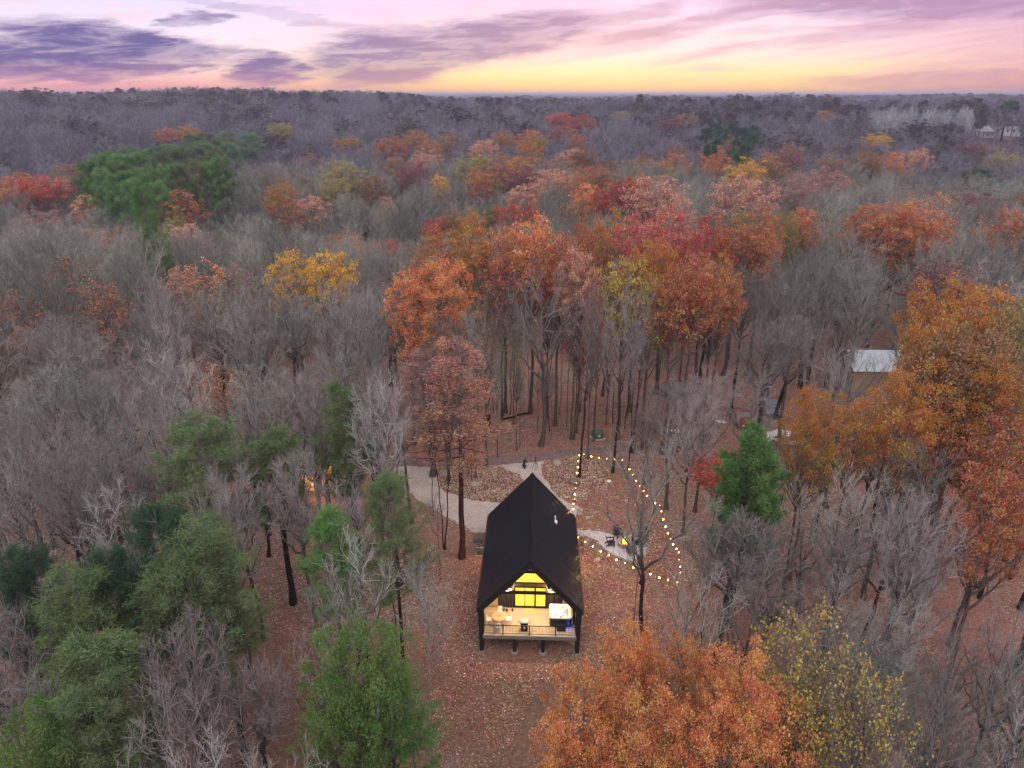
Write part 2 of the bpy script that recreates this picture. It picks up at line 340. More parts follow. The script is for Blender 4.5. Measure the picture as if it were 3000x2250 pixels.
def make_pine(seed, cone=False, n=15, c0=.42, wid=3.6, tuft=34, nl=.26, nw=.028, droop=.0, flat=False, gap=.12):
    rng = np.random.default_rng(seed)
    K = 10; t = np.linspace(0, 1, K); tr = np.zeros((1, K, 3)); tr[0, :, 2] = t * H0; w = np.cumsum(rng.normal(size=(K, 2)) * .07, 0); tr[0, :, :2] = w - w[0]
    trr = (.23 * (1 - t) ** .75 + .03)[None]; trr[0, 0] *= 1.35
    B0, B2, B1 = [], [], []
    for k in range(n):
        s = c0 + (1 - c0) * (k + rng.uniform(-.3, .3)) / n * .97; prof = max(.02, 1 - max(0, (s - c0) / (1 - c0)) ** 1.5) ** .75 * (.55 + .45 * min(1, (s - c0 + .04) / .12))
        if cone: prof = 1.08 - .95 * max(0, (s - c0) / (1 - c0)); prof *= .6 + .4 * min(1, (s - c0 + .03) / .08)
        for j in range(rng.integers(4, 7)):
            if rng.uniform() < gap: continue
            a = rng.uniform(0, 2 * np.pi); L = wid * prof * rng.uniform(.55, 1.2) + .35; z = s * H0 + rng.uniform(-.3, .3); x0 = np.interp(s, t, tr[0, :, 0]); y0 = np.interp(s, t, tr[0, :, 1])
            rise = (.05 if flat else .32 + .5 * (s - c0)) - droop
            e = np.array([x0 + L * np.cos(a), y0 + L * np.sin(a), z + L * rise]); m = np.array([x0 + L * .5 * np.cos(a), y0 + L * .5 * np.sin(a), z + L * rise * .25])
            B0.append([x0, y0, z]); B1.append(m); B2.append(e)
    P1 = bez(np.array(B0), np.array(B1), np.array(B2), 6); R1 = np.linspace(.06, .02, 6)[None].repeat(len(P1), 0)
    P2, R2 = grow(rng, P1, R1, 8, .3, 1, (30, 65), (.5, 1.25), 3, .03 if flat else .16, .1, .012)
    P2[..., 2] = P2[:, :1, 2] + (P2[..., 2] - P2[:, :1, 2]) * (.35 if flat else .75)
    trunk = joinarr([tubes(tr, trr, 8), tubes(P1, R1, 4), tubes(P2[:, [0, 2]], R2[:, [0, 2]], 3)])
    tp = P2[:, 1:].reshape(-1, 3); td = np.repeat(P2[:, 2] - P2[:, 1], 2, 0); td /= np.linalg.norm(td, axis=1, keepdims=True)
    c = np.repeat(tp, tuft, 0) + rng.normal(size=(len(tp) * tuft, 3)) * .19; d = np.repeat(td, tuft, 0) * .6 + rng.normal(size=c.shape) * (.75, .75, .35 if flat else .6); d /= np.linalg.norm(d, axis=1, keepdims=True)
    s = np.cross(d, rng.normal(size=d.shape)); s /= np.linalg.norm(s, axis=1, keepdims=True) + 1e-9
    ll = nl * rng.uniform(.6, 1.3, (len(c), 1))
    V = np.stack([c - s * nw, c + s * nw, c + d * ll + s * nw * .4, c + d * ll - s * nw * .4], 1).reshape(-1, 3)
    return trunk, (V, np.arange(len(V)).reshape(-1, 4)), NEEDLE

LIB = {}; RAD = {}
def lib(key, gen):
    (tv, tf), (cv, cf), m = gen
    r_ = np.hypot(cv[:, 0], cv[:, 1]); RAD[key] = R0 if key == 'bare_thin' else float(np.percentile(r_, 96))
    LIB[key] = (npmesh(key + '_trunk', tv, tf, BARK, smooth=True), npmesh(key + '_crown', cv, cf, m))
for i in range(6): lib('bare%d' % i, make_bare(10 + i, nl=15 + i % 3 * 2, c0=(.50, .56, .44, .58, .52, .48)[i], spread=(1.0, .85, 1.15, .8, .95, 1.1)[i], twr=.013, lv=(7, 5, 4)))
lib('bare_fork', make_bare(31, nl=9, c0=.46, spread=.8, lv=(5, 4, 3), twr=.012, thick=.20))
lib('bare_thin', make_bare(33, nl=9, c0=.50, spread=.45, lv=(5, 5, 3), thick=.11))
for i in range(4): lib('open%d' % i, make_bare(140 + i, nl=(11, 9, 12, 10)[i], c0=(.50, .56, .46, .60)[i], spread=(1, .8, 1.05, .85)[i], lv=(6, 5, 3), twr=.012, thick=.30))
lib('bare_pale', make_bare(35, nl=17, c0=.48, spread=1.0, lv=(6, 5, 3), twr=.014, thick=.26))
for i in range(5): lib('leafy%d' % i, make_leafy(50 + i, n=8200, size=.28, nl=22 + i * 2, c0=(.68, .63, .70, .66, .61)[i], spread=(1, 1.1, .9, 1, 1.05)[i], lv=(7, 5, 3)))
for i in range(2): lib('fine%d' % i, make_leafy(60 + i, n=24000, size=.19, nl=24, c0=.57, spread=1.1, lv=(7, 5, 4)))
for i in range(2): lib('sparse%d' % i, make_leafy(70 + i, n=2300, size=.27, nl=18, c0=.42, sparse=True, lv=(7, 5, 4)))
for i in range(4): lib('pine%d' % i, make_pine(80 + i, wid=(3.6, 3.0, 4.2, 3.3)[i], c0=(.46, .52, .44, .42)[i], tuft=34, nl=.25, nw=.018, n=15, gap=.24))
lib('greenpine', make_pine(90, n=16, wid=4.0, c0=.34, tuft=44, nl=.34, nw=.03, gap=.05))
lib('larch', make_pine(95, cone=True, n=17, wid=3.5, c0=.50, tuft=10, nl=.17, nw=.03, flat=True, gap=.02))
for i in range(3): lib('farbare%d' % i, make_bare(110 + i, far=True, nl=13, c0=.36, spread=1.0, lv=(7, 6, 2)))
for i in range(2): lib('farleafy%d' % i, make_leafy(120 + i, n=2600, size=.55, nl=18, c0=.55, spread=1.05, lv=(5, 4, 3)))
lib('farpine', make_pine(130, n=12, wid=3.2, c0=.40, tuft=9, nl=.5, nw=.08))

# ------------------------------------------------------------------ object helpers
def tag(o, label=None, cat=None, group=None, kind=None):
    if label: o['label'] = label
    if cat: o['category'] = cat
    if group: o['group'] = group
    if kind: o['kind'] = kind
    return o
def link(name, me, parent=None, loc=None):
    o = bpy.data.objects.new(name, me); C.objects.link(o)
    if parent: o.parent = parent
    if loc is not None: o.location = loc
    return o
def empty(name, loc, rz=0, label=None, cat=None, group=None, scale=None):
    o = bpy.data.objects.new(name, None); C.objects.link(o); o.location = loc; o.rotation_euler = (0, 0, rz); o.empty_display_size = .2
    if scale: o.scale = scale
    return tag(o, label, cat, group)
class MB:
    def __init__(s): s.v, s.f = [], []
    def add(s, V, Fs):
        o = len(s.v); s.v += [tuple(p) for p in V]; s.f += [tuple(i + o for i in f) for f in Fs]; return s
    def box(s, x0, x1, y0, y1, z0, z1):
        return s.add([(x0, y0, z0), (x1, y0, z0), (x1, y1, z0), (x0, y1, z0), (x0, y0, z1), (x1, y0, z1), (x1, y1, z1), (x0, y1, z1)],
                     [(0, 3, 2, 1), (4, 5, 6, 7), (0, 1, 5, 4), (1, 2, 6, 5), (2, 3, 7, 6), (3, 0, 4, 7)])
    def tube(s, pts, r, n=8, cap=True):
        pts = [Vector(p) for p in pts]; rs = r if isinstance(r, (list, tuple)) else [r] * len(pts)
        P = np.array([pts]); V, Fq = tubes(P.astype(float), np.array([rs], float), n)
        o = len(s.v); s.add(V, Fq.tolist())
        if cap: s.f += [tuple(o + i for i in range(n))[::-1], tuple(o + (len(pts) - 1) * n + i for i in range(n))]
        return s
    def prism(s, poly, ax, a, b):
        """extrude a 2-D polygon along axis ax from a to b"""
        n = len(poly); mk = {'y': lambda p, t: (p[0], t, p[1]), 'x': lambda p, t: (t, p[0], p[1]), 'z': lambda p, t: (p[0], p[1], t)}[ax]
        V = [mk(p, a) for p in poly] + [mk(p, b) for p in poly]
        return s.add(V, [tuple(range(n))[::-1], tuple(range(n, 2 * n))] + [(i, (i + 1) % n, (i + 1) % n + n, i + n) for i in range(n)])
    def ball(s, c, rx, ry=None, rz=None, n=10, m=7, rough=0, rng=None):
        ry = ry or rx; rz = rz or rx; V = []
        for i in range(m + 1):
            for j in range(n):
                a, b = math.pi * i / m, 2 * math.pi * j / n; k = 1 + (rng.uniform(-rough, rough) if rng and 0 < i < m else 0)
                V.append((c[0] + rx * k * math.sin(a) * math.cos(b), c[1] + ry * k * math.sin(a) * math.sin(b), c[2] + rz * k * math.cos(a)))
        return s.add(V, [(i * n + j, (i + 1) * n + j, (i + 1) * n + (j + 1) % n, i * n + (j + 1) % n) for i in range(m) for j in range(n)])
    def mesh(s, name, mat, smooth=False):
        me = bpy.data.meshes.new(name); me.from_pydata(s.v, [], s.f); me.materials.append(mat)
        bm = bmesh.new(); bm.from_mesh(me); bmesh.ops.recalc_face_normals(bm, faces=bm.faces); bm.to_mesh(me); bm.free()
        if smooth: me.polygons.foreach_set('use_smooth', [True] * len(me.polygons))
        return me
    def build(s, name, mat, parent=None, smooth=False, loc=None, bevel=0):
        o = link(name, s.mesh(name, mat, smooth), parent, loc)
        if bevel:
            b = o.modifiers.new('bevel', 'BEVEL'); b.width = bevel; b.segments = 2
        return o
# ------------------------------------------------------------------ ground sheet
def ground_mat():
    m, q = newmat('leaf_covered_ground')
    t = q.n('ShaderNodeTexCoord'); v = t.outputs['Object']
    vo = q.n('ShaderNodeTexVoronoi'); q.put(vo.inputs['Vector'], v); vo.inputs['Scale'].default_value = 12
    sc = q.n('ShaderNodeSeparateColor'); q.t.links.new(vo.outputs['Color'], sc.inputs[0])
    leaf = q.ramp(sc.outputs[0], [(0, lin(92, 72, 62)), (.3, lin(122, 94, 80)), (.6, lin(144, 110, 94)), (.9, lin(172, 138, 118)), (.98, lin(210, 188, 172))])
    big = q.noise(v, .09, 5, .6); med = q.noise(v, .7, 4, .6)
    leaf = q.mix(q.m('MULTIPLY', q.ss(big, .42, .62), .55), leaf, lin(160, 104, 88))
    leaf = q.mix(q.m('MULTIPLY', q.ss(med, .5, .75), .5), leaf, lin(96, 70, 60))
    sp = q.n('ShaderNodeSeparateXYZ'); q.t.links.new(v, sp.inputs[0])
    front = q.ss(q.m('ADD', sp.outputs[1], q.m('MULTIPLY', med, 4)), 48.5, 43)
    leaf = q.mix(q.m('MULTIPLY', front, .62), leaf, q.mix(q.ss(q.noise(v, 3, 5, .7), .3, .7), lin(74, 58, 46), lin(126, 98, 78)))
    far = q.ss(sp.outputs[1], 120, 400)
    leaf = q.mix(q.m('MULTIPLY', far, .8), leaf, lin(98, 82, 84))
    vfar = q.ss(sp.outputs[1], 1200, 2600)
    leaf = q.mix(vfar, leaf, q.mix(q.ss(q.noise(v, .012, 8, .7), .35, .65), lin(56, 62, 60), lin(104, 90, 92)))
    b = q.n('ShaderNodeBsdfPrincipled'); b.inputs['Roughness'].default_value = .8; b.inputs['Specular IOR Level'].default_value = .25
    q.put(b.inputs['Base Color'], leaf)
    bp = q.n('ShaderNodeBump'); bp.inputs['Strength'].default_value = .6; bp.inputs['Distance'].default_value = .05
    q.put(bp.inputs['Height'], q.m('ADD', vo.outputs['Distance'], q.noise(v, 9, 3, .6))); q.put(b.inputs['Normal'], bp.outputs[0])
    o = q.n('ShaderNodeOutputMaterial'); q.t.links.new(b.outputs[0], o.inputs[0]); return m
def grid_axis(lo, hi, step, growth, far_lo, far_hi):
    a = list(np.arange(lo, hi + 1e-6, step)); s = step
    while a[-1] < far_hi: s *= growth; a.append(a[-1] + s)
    s = step
    while a[0] > far_lo: s *= growth; a.insert(0, a[0] - s)
    return np.array(a)
gx = grid_axis(-45, 45, .9, 1.035, -14000, 14000); gy = grid_axis(20, 110, .9, 1.03, -300, 16000)
XX, YY = np.meshgrid(gx, gy); ZZ = ground(XX, YY)
ZZ = ZZ + sst(np.hypot(XX, YY), 1500, 3000) * 7 * np.abs(np.sin(XX * .021 + 3 * np.sin(YY * .004)) * np.sin(YY * .017))
nx, ny = len(gx), len(gy)
V = np.stack([XX, YY, ZZ], -1).reshape(-1, 3); i = np.arange(ny - 1)[:, None] * nx + np.arange(nx - 1)[None]
Fq = np.stack([i, i + 1, i + nx + 1, i + nx], -1).reshape(-1, 4)
go = tag(link('ground', npmesh('ground', V, Fq, ground_mat(), smooth=True)), kind='structure')

def inpoly(x, y, poly):
    x = np.asarray(x); y = np.asarray(y); c = np.zeros(x.shape, bool); n = len(poly)
    for k in range(n):
        x1, y1 = poly[k]; x2, y2 = poly[(k + 1) % n]
        if y1 == y2: continue
        c ^= ((y1 > y) != (y2 > y)) & (x < (x2 - x1) * (y - y1) / (y2 - y1) + x1)
    return c
def sheet(name, pts, mat, lift, step=.16, wob=.25, seed=1, label=None):
    w = [hit(px, py)[:2] for px, py in pts]
    xs = [p[0] for p in w]; ys = [p[1] for p in w]
    ax = np.arange(min(xs) - 1, max(xs) + 1, step); ay = np.arange(min(ys) - 1, max(ys) + 1, step)
    X, Y = np.meshgrid(ax, ay); 
    wx = X + wob * (np.sin(Y * 2.1 + seed) * .5 + np.sin(Y * 6.3 + X * 3 + seed) * .3 + np.sin(X * 9 + Y * 11) * .25)
    wy = Y + wob * (np.sin(X * 1.9 + seed * 2) * .5 + np.sin(X * 5.7 - Y * 2 + seed) * .3 + np.sin(X * 12 - Y * 7) * .25)
    ins = inpoly(wx, wy, w); cell = ins[:-1, :-1] & ins[1:, :-1] & ins[:-1, 1:] & ins[1:, 1:]
    idx = np.arange(X.size).reshape(X.shape); j, k = np.nonzero(cell)
    Fq = np.stack([idx[j, k], idx[j, k + 1], idx[j + 1, k + 1], idx[j + 1, k]], -1)
    use, inv = np.unique(Fq, return_inverse=True)
    V = np.stack([X.ravel()[use], Y.ravel()[use], ground(X.ravel()[use], Y.ravel()[use]) + lift], -1)
    return tag(link(name, npmesh(name, V, inv.reshape(-1, 4), mat, smooth=True)), kind='structure'), w
def gravelmat(name, col, col2, sc=14):
    m, q = newmat(name)
    t = q.n('ShaderNodeTexCoord'); v = t.outputs['Object']
    vo = q.n('ShaderNodeTexVoronoi'); q.put(vo.inputs['Vector'], v); vo.inputs['Scale'].default_value = sc
    s = q.n('ShaderNodeSeparateColor'); q.t.links.new(vo.outputs['Color'], s.inputs[0])
    c = q.mix(s.outputs[0], col, col2); c = q.mix(q.m('MULTIPLY', q.ss(q.noise(v, .5, 6, .65), .45, .7), .5), c, tuple(x * .62 for x in col[:3]) + (1,))
    c = q.mix(q.m('MULTIPLY', q.m('GREATER_THAN', s.outputs[1], .955), .8), c, lin(170, 104, 78))
    b = q.n('ShaderNodeBsdfPrincipled'); b.inputs['Roughness'].default_value = .9; b.inputs['Specular IOR Level'].default_value = .2; q.put(b.inputs['Base Color'], c)
    bp = q.n('ShaderNodeBump'); bp.inputs['Strength'].default_value = .5; bp.inputs['Distance'].default_value = .03
    q.put(bp.inputs['Height'], vo.outputs['Distance']); q.put(b.inputs['Normal'], bp.outputs[0])
    o = q.n('ShaderNodeOutputMaterial'); q.t.links.new(b.outputs[0], o.inputs[0]); return m
GRAVEL = gravelmat('gravel', lin(176, 160, 150), lin(208, 194, 184))
DIRT = gravelmat('packed_dirt', lin(112, 94, 92), lin(142, 122, 118), 8)
z3 = lambda L: [(1200 + x / 2.602, 1250 + y / 2.602) for x, y in L]
sheet('dirt_road', [(262, 1322), (430, 1290), (700, 1304), (1000, 1328), (1200, 1338), (1335, 1339), (1469, 1335), (1584, 1325), (1692, 1313), (1800, 1306), (1892, 1303), (2080, 1296),
                    (2080, 1314), (1892, 1322), (1800, 1325), (1692, 1333), (1560, 1352), (1430, 1367), (1200, 1370), (1000, 1362), (700, 1336), (430, 1326), (262, 1352)], DIRT, .03, seed=3)
sheet('gravel_driveway', z3([(-160, 300), (60, 302), (215, 300), (220, 400), (255, 480), (420, 548), (640, 578), (760, 590), (760, 860), (600, 835), (560, 812), (450, 800), (380, 745), (290, 695), (180, 640), (60, 560), (-80, 470)]), GRAVEL, .045, seed=1)
sheet('gravel_path', z3([(640, 298), (760, 345), (840, 375), (880, 470), (1050, 560), (1250, 740), (1270, 690), (1325, 640), (1300, 605), (1210, 575), (1130, 530), (1065, 440), (1020, 370), (1005, 320), (1050, 262), (880, 275), (700, 290)]), GRAVEL, .055, wob=.15, seed=2)
_, patio_w = sheet('fire_pit_patio', z3([(1180, 780), (1330, 784), (1420, 796), (1520, 810), (1620, 826), (1700, 828), (1770, 846), (1818, 885), (1828, 930), (1800, 985), (1740, 1020), (1680, 1032), (1600, 1010), (1530, 975), (1470, 930), (1425, 880), (1340, 838), (1180, 832)]), gravelmat('patio_gravel', lin(190, 184, 184), lin(220, 214, 212)), .05, wob=.12, seed=4)

def scatter(name, mat, polys, n, size, lift, seed, flat=1.2, cols=None):
    rng = np.random.default_rng(seed); P = []
    for poly, share in polys:
        w = [hit(px, py)[:2] for px, py in poly]; xs = [p[0] for p in w]; ys = [p[1] for p in w]; k = int(n * share); got = 0
        while got < k:
            x = rng.uniform(min(xs), max(xs), k); y = rng.uniform(min(ys), max(ys), k); ok = inpoly(x, y, w) & (rng.random(k) < .28 + .72 * np.clip(.5 + np.sin(x * 1.1 + 2 * np.sin(y * .7)) * .45 + .4 * np.sin(y * 1.7 + x * .6), 0, 1))
            x, y = x[ok][:k - got], y[ok][:k - got]; got += len(x); P.append(np.stack([x, y, ground(x, y) + lift], -1))
    P = np.concatenate(P); V, Fq = leaves(rng, P, size, (.02, .02, .015), flat)
    o = link(name, npmesh(name, V, Fq, mat)); tag(o, kind='stuff'); return o
LIT = leafmat('fallen_leaf', .1, .7)
m1 = z3([(230, 310), (700, 300), (780, 345), (870, 400), (780, 500), (700, 575), (430, 545), (250, 470), (215, 380)])
m2 = z3([(1030, 270), (1260, 215), (1420, 240), (1540, 370), (1500, 480), (1370, 520), (1330, 590), (1130, 530), (1050, 400)])
yard = z3([(1300, 600), (1560, 330), (1800, 420), (2010, 900), (2050, 1300), (1310, 1300), (1290, 900), (1255, 700)])
low = [(1275, 1600), (1395, 1640), (1410, 1930), (1700, 1930), (1710, 1740), (1960, 1800), (1900, 2000), (1580, 2000), (1480, 2250), (1290, 2250), (1230, 1900)]
back_floor = [(1130, 1180), (1500, 1180), (1960, 1180), (1960, 1280), (1800, 1300), (1470, 1330), (1150, 1335)]
tag(scatter('pale_leaf_litter', LIT, [(m1, .5), (m2, .5)], 19000, .15, .06, 5, flat=.5), 'pale curled leaves and stone chips thickly strewn on the mounds behind the cabin', 'leaf litter').color = lin(206, 182, 164)
tag(scatter('dark_leaf_litter', LIT, [(m1, .5), (m2, .5)], 9000, .18, .06, 6, flat=.5), 'dark brown leaves mixed through the pale litter on the mounds', 'leaf litter').color = lin(132, 92, 72)
tag(scatter('rust_leaf_litter', LIT, [(yard, .35), (low, .3), (back_floor, .35)], 60000, .15, .03, 7), 'rust brown fallen leaves covering the clearing around the cabin', 'leaf litter').color = lin(160, 120, 102)
tag(scatter('bright_leaf_litter', LIT, [(yard, .5), (low, .5)], 3000, .11, .05, 8), 'scattered bright bleached leaves dotting the clearing', 'leaf litter').color = lin(240, 222, 212)

# ------------------------------------------------------------------ materials for built things
M = {}
M['roof'] = pbr('black_metal_roof', (.036, .040, .052), .29, .45, var=.12, nscale=1.5, spec=.35)
M['black'] = pbr('black_stained_timber', (.014, .013, .013), .55, var=.3, stretch=(14, 14, 1), nscale=2)
M['siding'] = pbr('dark_stained_boards', (.030, .022, .018), .6, var=.5, stretch=(10, 10, .8), nscale=2)
M['tan'] = pbr('cedar_boards', (.50, .34, .19), .6, var=.18, stretch=(1, 1, 6), nscale=2)
M['deck'] = pbr('deck_boards', (.44, .34, .26), .6, var=.14, stretch=(1, 10, 1), nscale=3)
M['rim'] = pbr('weathered_rim_board', (.20, .175, .165), .75, var=.15, stretch=(1, 8, 8))
M['conc'] = pbr('concrete', (.36, .34, .32), .9, var=.2, bump=.3)
M['metal'] = pbr('black_metal', (.02, .02, .022), .4, .6, var=.1)
M['copper'] = pbr('copper_gutter', (.20, .075, .05), .5, .4, var=.3)
M['white'] = pbr('white_plastic', (.8, .79, .77), .35, var=.04)
M['acryl'] = pbr('white_acrylic', (.78, .80, .84), .12, var=.05, nscale=1.5)
M['tubside'] = pbr('black_tub_cabinet', (.016, .016, .018), .45, var=.2)
M['steel'] = pbr('brushed_steel', (.55, .54, .52), .3, .8, var=.08)
M['acgrey'] = pbr('grey_painted_steel', (.20, .23, .27), .5, .2, var=.1)
M['stone'] = pbr('boulder_stone', (.27, .22, .19), .9, var=.4, nscale=3, bump=.7, bscale=8)
M['stonelt'] = pbr('pale_boulder_stone', (.42, .33, .28), .9, var=.25, nscale=3, bump=.7, bscale=8)
M['wood'] = pbr('round_table_wood', (.48, .30, .16), .5, var=.2, stretch=(1, 9, 1), nscale=2)
M['raw'] = pbr('raw_timber', (.40, .27, .16), .7, var=.25, stretch=(1, 1, 6))
M['green'] = pbr('transformer_green', (.07, .13, .09), .5, var=.12)
M['redp'] = pbr('red_vehicle_paint', (.30, .03, .03), .35, .1, var=.08)
M['bluep'] = pbr('grey_blue_vehicle_paint', (.20, .25, .33), .3, .2, var=.08)
M['tyre'] = pbr('tyre_rubber', (.02, .02, .02), .85)
M['glassd'] = pbr('dark_window_glass', (.03, .04, .05), .08, spec=.6, var=.1)
M['wroof'] = pbr('white_metal_roof', (.62, .68, .74), .4, .15, var=.06, nscale=.6)
M['osb'] = pbr('tan_board_wall', (.42, .30, .17), .75, var=.2, nscale=5)
M['greyroof'] = pbr('grey_shingle', (.16, .16, .17), .85, var=.3, nscale=12)
M['cloth'] = pbr('black_clothing', (.02, .02, .024), .9)
M['skin'] = pbr('skin', (.46, .28, .21), .6)
M['hair'] = pbr('dark_hair', (.04, .025, .02), .7)
M['mat'] = pbr('yellow_doormat', (.62, .42, .10), .95, var=.3, nscale=20)
M['boot'] = pbr('dark_boot_leather', (.05, .035, .025), .7)
M['wirem'] = pbr('black_wire', (.02, .02, .02), .7)
M['ash'] = pbr('charcoal', (.03, .028, .028), .95, bump=.6)
M['tramp'] = pbr('trampoline_mat', (.17, .19, .15), .8, var=.12)
def emis(name, col, s, tex=None):
    m, q = newmat(name); e = q.n('ShaderNodeEmission'); o = q.n('ShaderNodeOutputMaterial'); q.t.links.new(e.outputs[0], o.inputs[0])
    e.inputs[0].default_value = col; e.inputs[1].default_value = s
    if tex:
        t = q.n('ShaderNodeTexCoord'); q.put(e.inputs[0], q.mix(q.ss(q.noise(t.outputs['Object'], 1.3, 3, .6), .38, .7), col, tex))
    return m
M['lit'] = emis('lamplit_interior', lin(255, 190, 44), 1.55, lin(255, 214, 90))
M['lit2'] = emis('lamplit_upper_window', lin(255, 194, 50), 1.6, lin(255, 216, 96))
M['bulb'] = emis('warm_bulb', lin(255, 178, 96), 24)
M['sconce'] = emis('sconce_bulb', lin(255, 196, 104), 40)
M['flame'] = emis('flame', lin(255, 150, 50), 5, lin(255, 226, 120))
M['bluel'] = emis('blue_tub_light', lin(40, 60, 255), 3)
M['faroran'] = emis('orange_lit_window', lin(255, 140, 50), 1.6, lin(255, 196, 90))
M['water'] = pbr('tub_water', (.42, .50, .62), .05, var=.2, nscale=4, spec=.6, bump=.3, bscale=6)

# ------------------------------------------------------------------ the cabin (local: x width, y depth, z up)
YAW = R(-2.15)
CAB = Vector((1.36, 43.7, 0))
cabin = empty('cabin', CAB, YAW, 'black A-frame style cabin with steep metal roof and a glowing open porch', 'cabin')
def cw(x, y, z):
    return CAB + Matrix.Rotation(YAW, 3, 'Z') @ Vector((x, y, z))
EZ, RZ, HW, DL = 4.40, 8.85, 4.02, 13.35
SL = (RZ - EZ) / HW; TH = .28
slen = math.hypot(HW, RZ - EZ); ang = math.atan2(RZ - EZ, HW)
# roof slopes: each sheet a panel of its own with raised ribs
roof = MB()
for s in (-1, 1):
    n = Vector((s * math.sin(ang), 0, math.cos(ang)))
    a = Vector((s * HW, 0, EZ)); b = Vector((0, 0, RZ)); d = -n * TH
    b2 = Vector((0, 0, RZ - TH / math.cos(ang)))
    P = [a, b, b2, a + d]
    roof.add([(p.x, y, p.z) for y in (0.02, DL - .02) for p in P], [(0, 1, 2, 3), (4, 7, 6, 5), (0, 4, 5, 1), (1, 5, 6, 2), (2, 6, 7, 3), (3, 7, 4, 0)])
roof_o = roof.build('roof', M['black'], cabin)
NP = 15; pw = (DL - .0) / NP
def panel_mesh():
    mb = MB(); mb.box(0, slen + .02, 0.006, pw - .006, 0, .02)
    for k in range(3): mb.box(0, slen + .02, .03 + k * pw / 3, .065 + k * pw / 3, .02, .048)
    return mb.mesh('roof_panel', M['roof'])
pm = panel_mesh()
for s in (-1, 1):
    for k in range(NP):
        o = link('roof_panel', pm, roof_o)
        m3 = Matrix(((s * -math.cos(ang), 0, s * math.sin(ang)), (0, 1, 0), (math.sin(ang), 0, math.cos(ang)))).to_4x4()
        lift = .004 + (.03 if k < 4 else 0)     # the porch roof is lapped a little proud of the main roof
        base = Vector((s * HW, k * pw, EZ)) + Vector((s * math.sin(ang), 0, math.cos(ang))) * lift + Vector((s * math.cos(ang) * .02, 0, -math.sin(ang) * .02))
        if s > 0: base.y = k * pw
        o.matrix_parent_inverse = Matrix.Identity(4)
        o.matrix_local = Matrix.Translation(base) @ m3
rc = MB(); rc.prism([(-.20, RZ - .20 * SL + .10), (0, RZ + .12), (.20, RZ - .20 * SL + .10), (.20, RZ - .20 * SL + .075), (0, RZ + .095), (-.20, RZ - .20 * SL + .075)], 'y', -.03, DL + .03)
rc.build('ridge_cap', M['metal'], roof_o)
for y0, y1 in ((-.06, .018), (DL - .018, DL + .06)):
    for s in (-1, 1):
        MB().prism([(s * (HW + .03), EZ - .02), (0, RZ + .03), (0, RZ - .52), (s * (HW - .20), EZ - .30)], 'y', y0, y1).build('rake_board', M['black'], cabin)
for s in (-1, 1):
    x = s * (HW + .075)
    MB().prism([(x - .07, EZ - .02), (x - .07, EZ - .16), (x + .07, EZ - .16), (x + .07, EZ - .02), (x + .05, EZ - .02), (x + .05, EZ - .13), (x - .05, EZ - .13), (x - .05, EZ - .02)], 'y', 0, DL).build('gutter', M['copper'], cabin)
    mb = MB(); mb.tube([(x, .25, EZ - .16), (x, .25, EZ - .35), (s * 3.86, .35, EZ - .62), (s * 3.86, .35, .2)], .045, 6); mb.build('downspout', M['metal'], cabin)
# vent pipe with pale boot on right slope
vp = Vector((2.05, 8.9, RZ - 2.05 * SL))
mb = MB(); mb.tube([vp, vp + Vector((0, 0, .62))], .07, 8); mb.box(vp.x - .16, vp.x + .18, vp.y - .2, vp.y + .2, vp.z - .12, vp.z + .10); mb.build('vent_pipe', M['white'], roof_o)
DK = 2.13; PD = 3.1; WX = 3.5
# side and back walls (closed house behind the porch)
def gz(x): return RZ - abs(x) * SL - TH / math.cos(ang) - .01
for s in (-1, 1):
    mb = MB(); n = 48
    for k in range(n):
        y0 = PD + .02 + k * (DL - PD - .35) / n; w = (DL - PD - .35) / n
        mb.box(s * WX - .05, s * WX + .05 + .012 * (k % 2), y0, y0 + w - .012, .6 + .1 * k / n, gz(WX) - .02)
    mb.build('side_wall', M['siding'], cabin)
MB().prism([(-WX, 1.2), (WX, 1.2), (WX, gz(WX)), (0, gz(0)), (-WX, gz(WX))], 'y', DL - .42, DL - .34).build('rear_wall', M['siding'], cabin)
MB().box(-WX, WX, PD + .1, DL - .45, .7, DK - .03).build('foundation', M['conc'], cabin)
# porch wall: core plus separate vertical boards, the window openings left free
ws = (-1.22, 1.22)
def wallboards():
    x = -2.62; hx = 2.62; w = .1975; n = int(round((hx - x) / w)); w = (hx - x) / n
    for k in range(n):
        a = x + k * w; b = a + w - .012; c = (a + b) / 2
        segs = [(DK + .01, gz(max(abs(a), abs(b))))]
        if abs(c) < 1.30:
            segs = [(4.24, 4.56)]
        for z0, z1 in segs:
            MB().box(a, b, PD - .03 + .008 * (k % 2), PD + .06, z0, z1).build('siding_board', M['siding'], cabin)
wallboards()
for s in (-1, 1):
    x0, x1 = sorted((s * 2.63, s * 3.47))
    n = 9
    for k in range(n):
        z0 = DK + .01 + k * .235; z1 = min(z0 + .223, gz(WX - .02) - .1)
        if z1 > z0 + .05: MB().box(x0, x1, PD - .02 - .004 * (k % 2), PD + .06, z0, z1).build('cedar_board', M['tan'], cabin)
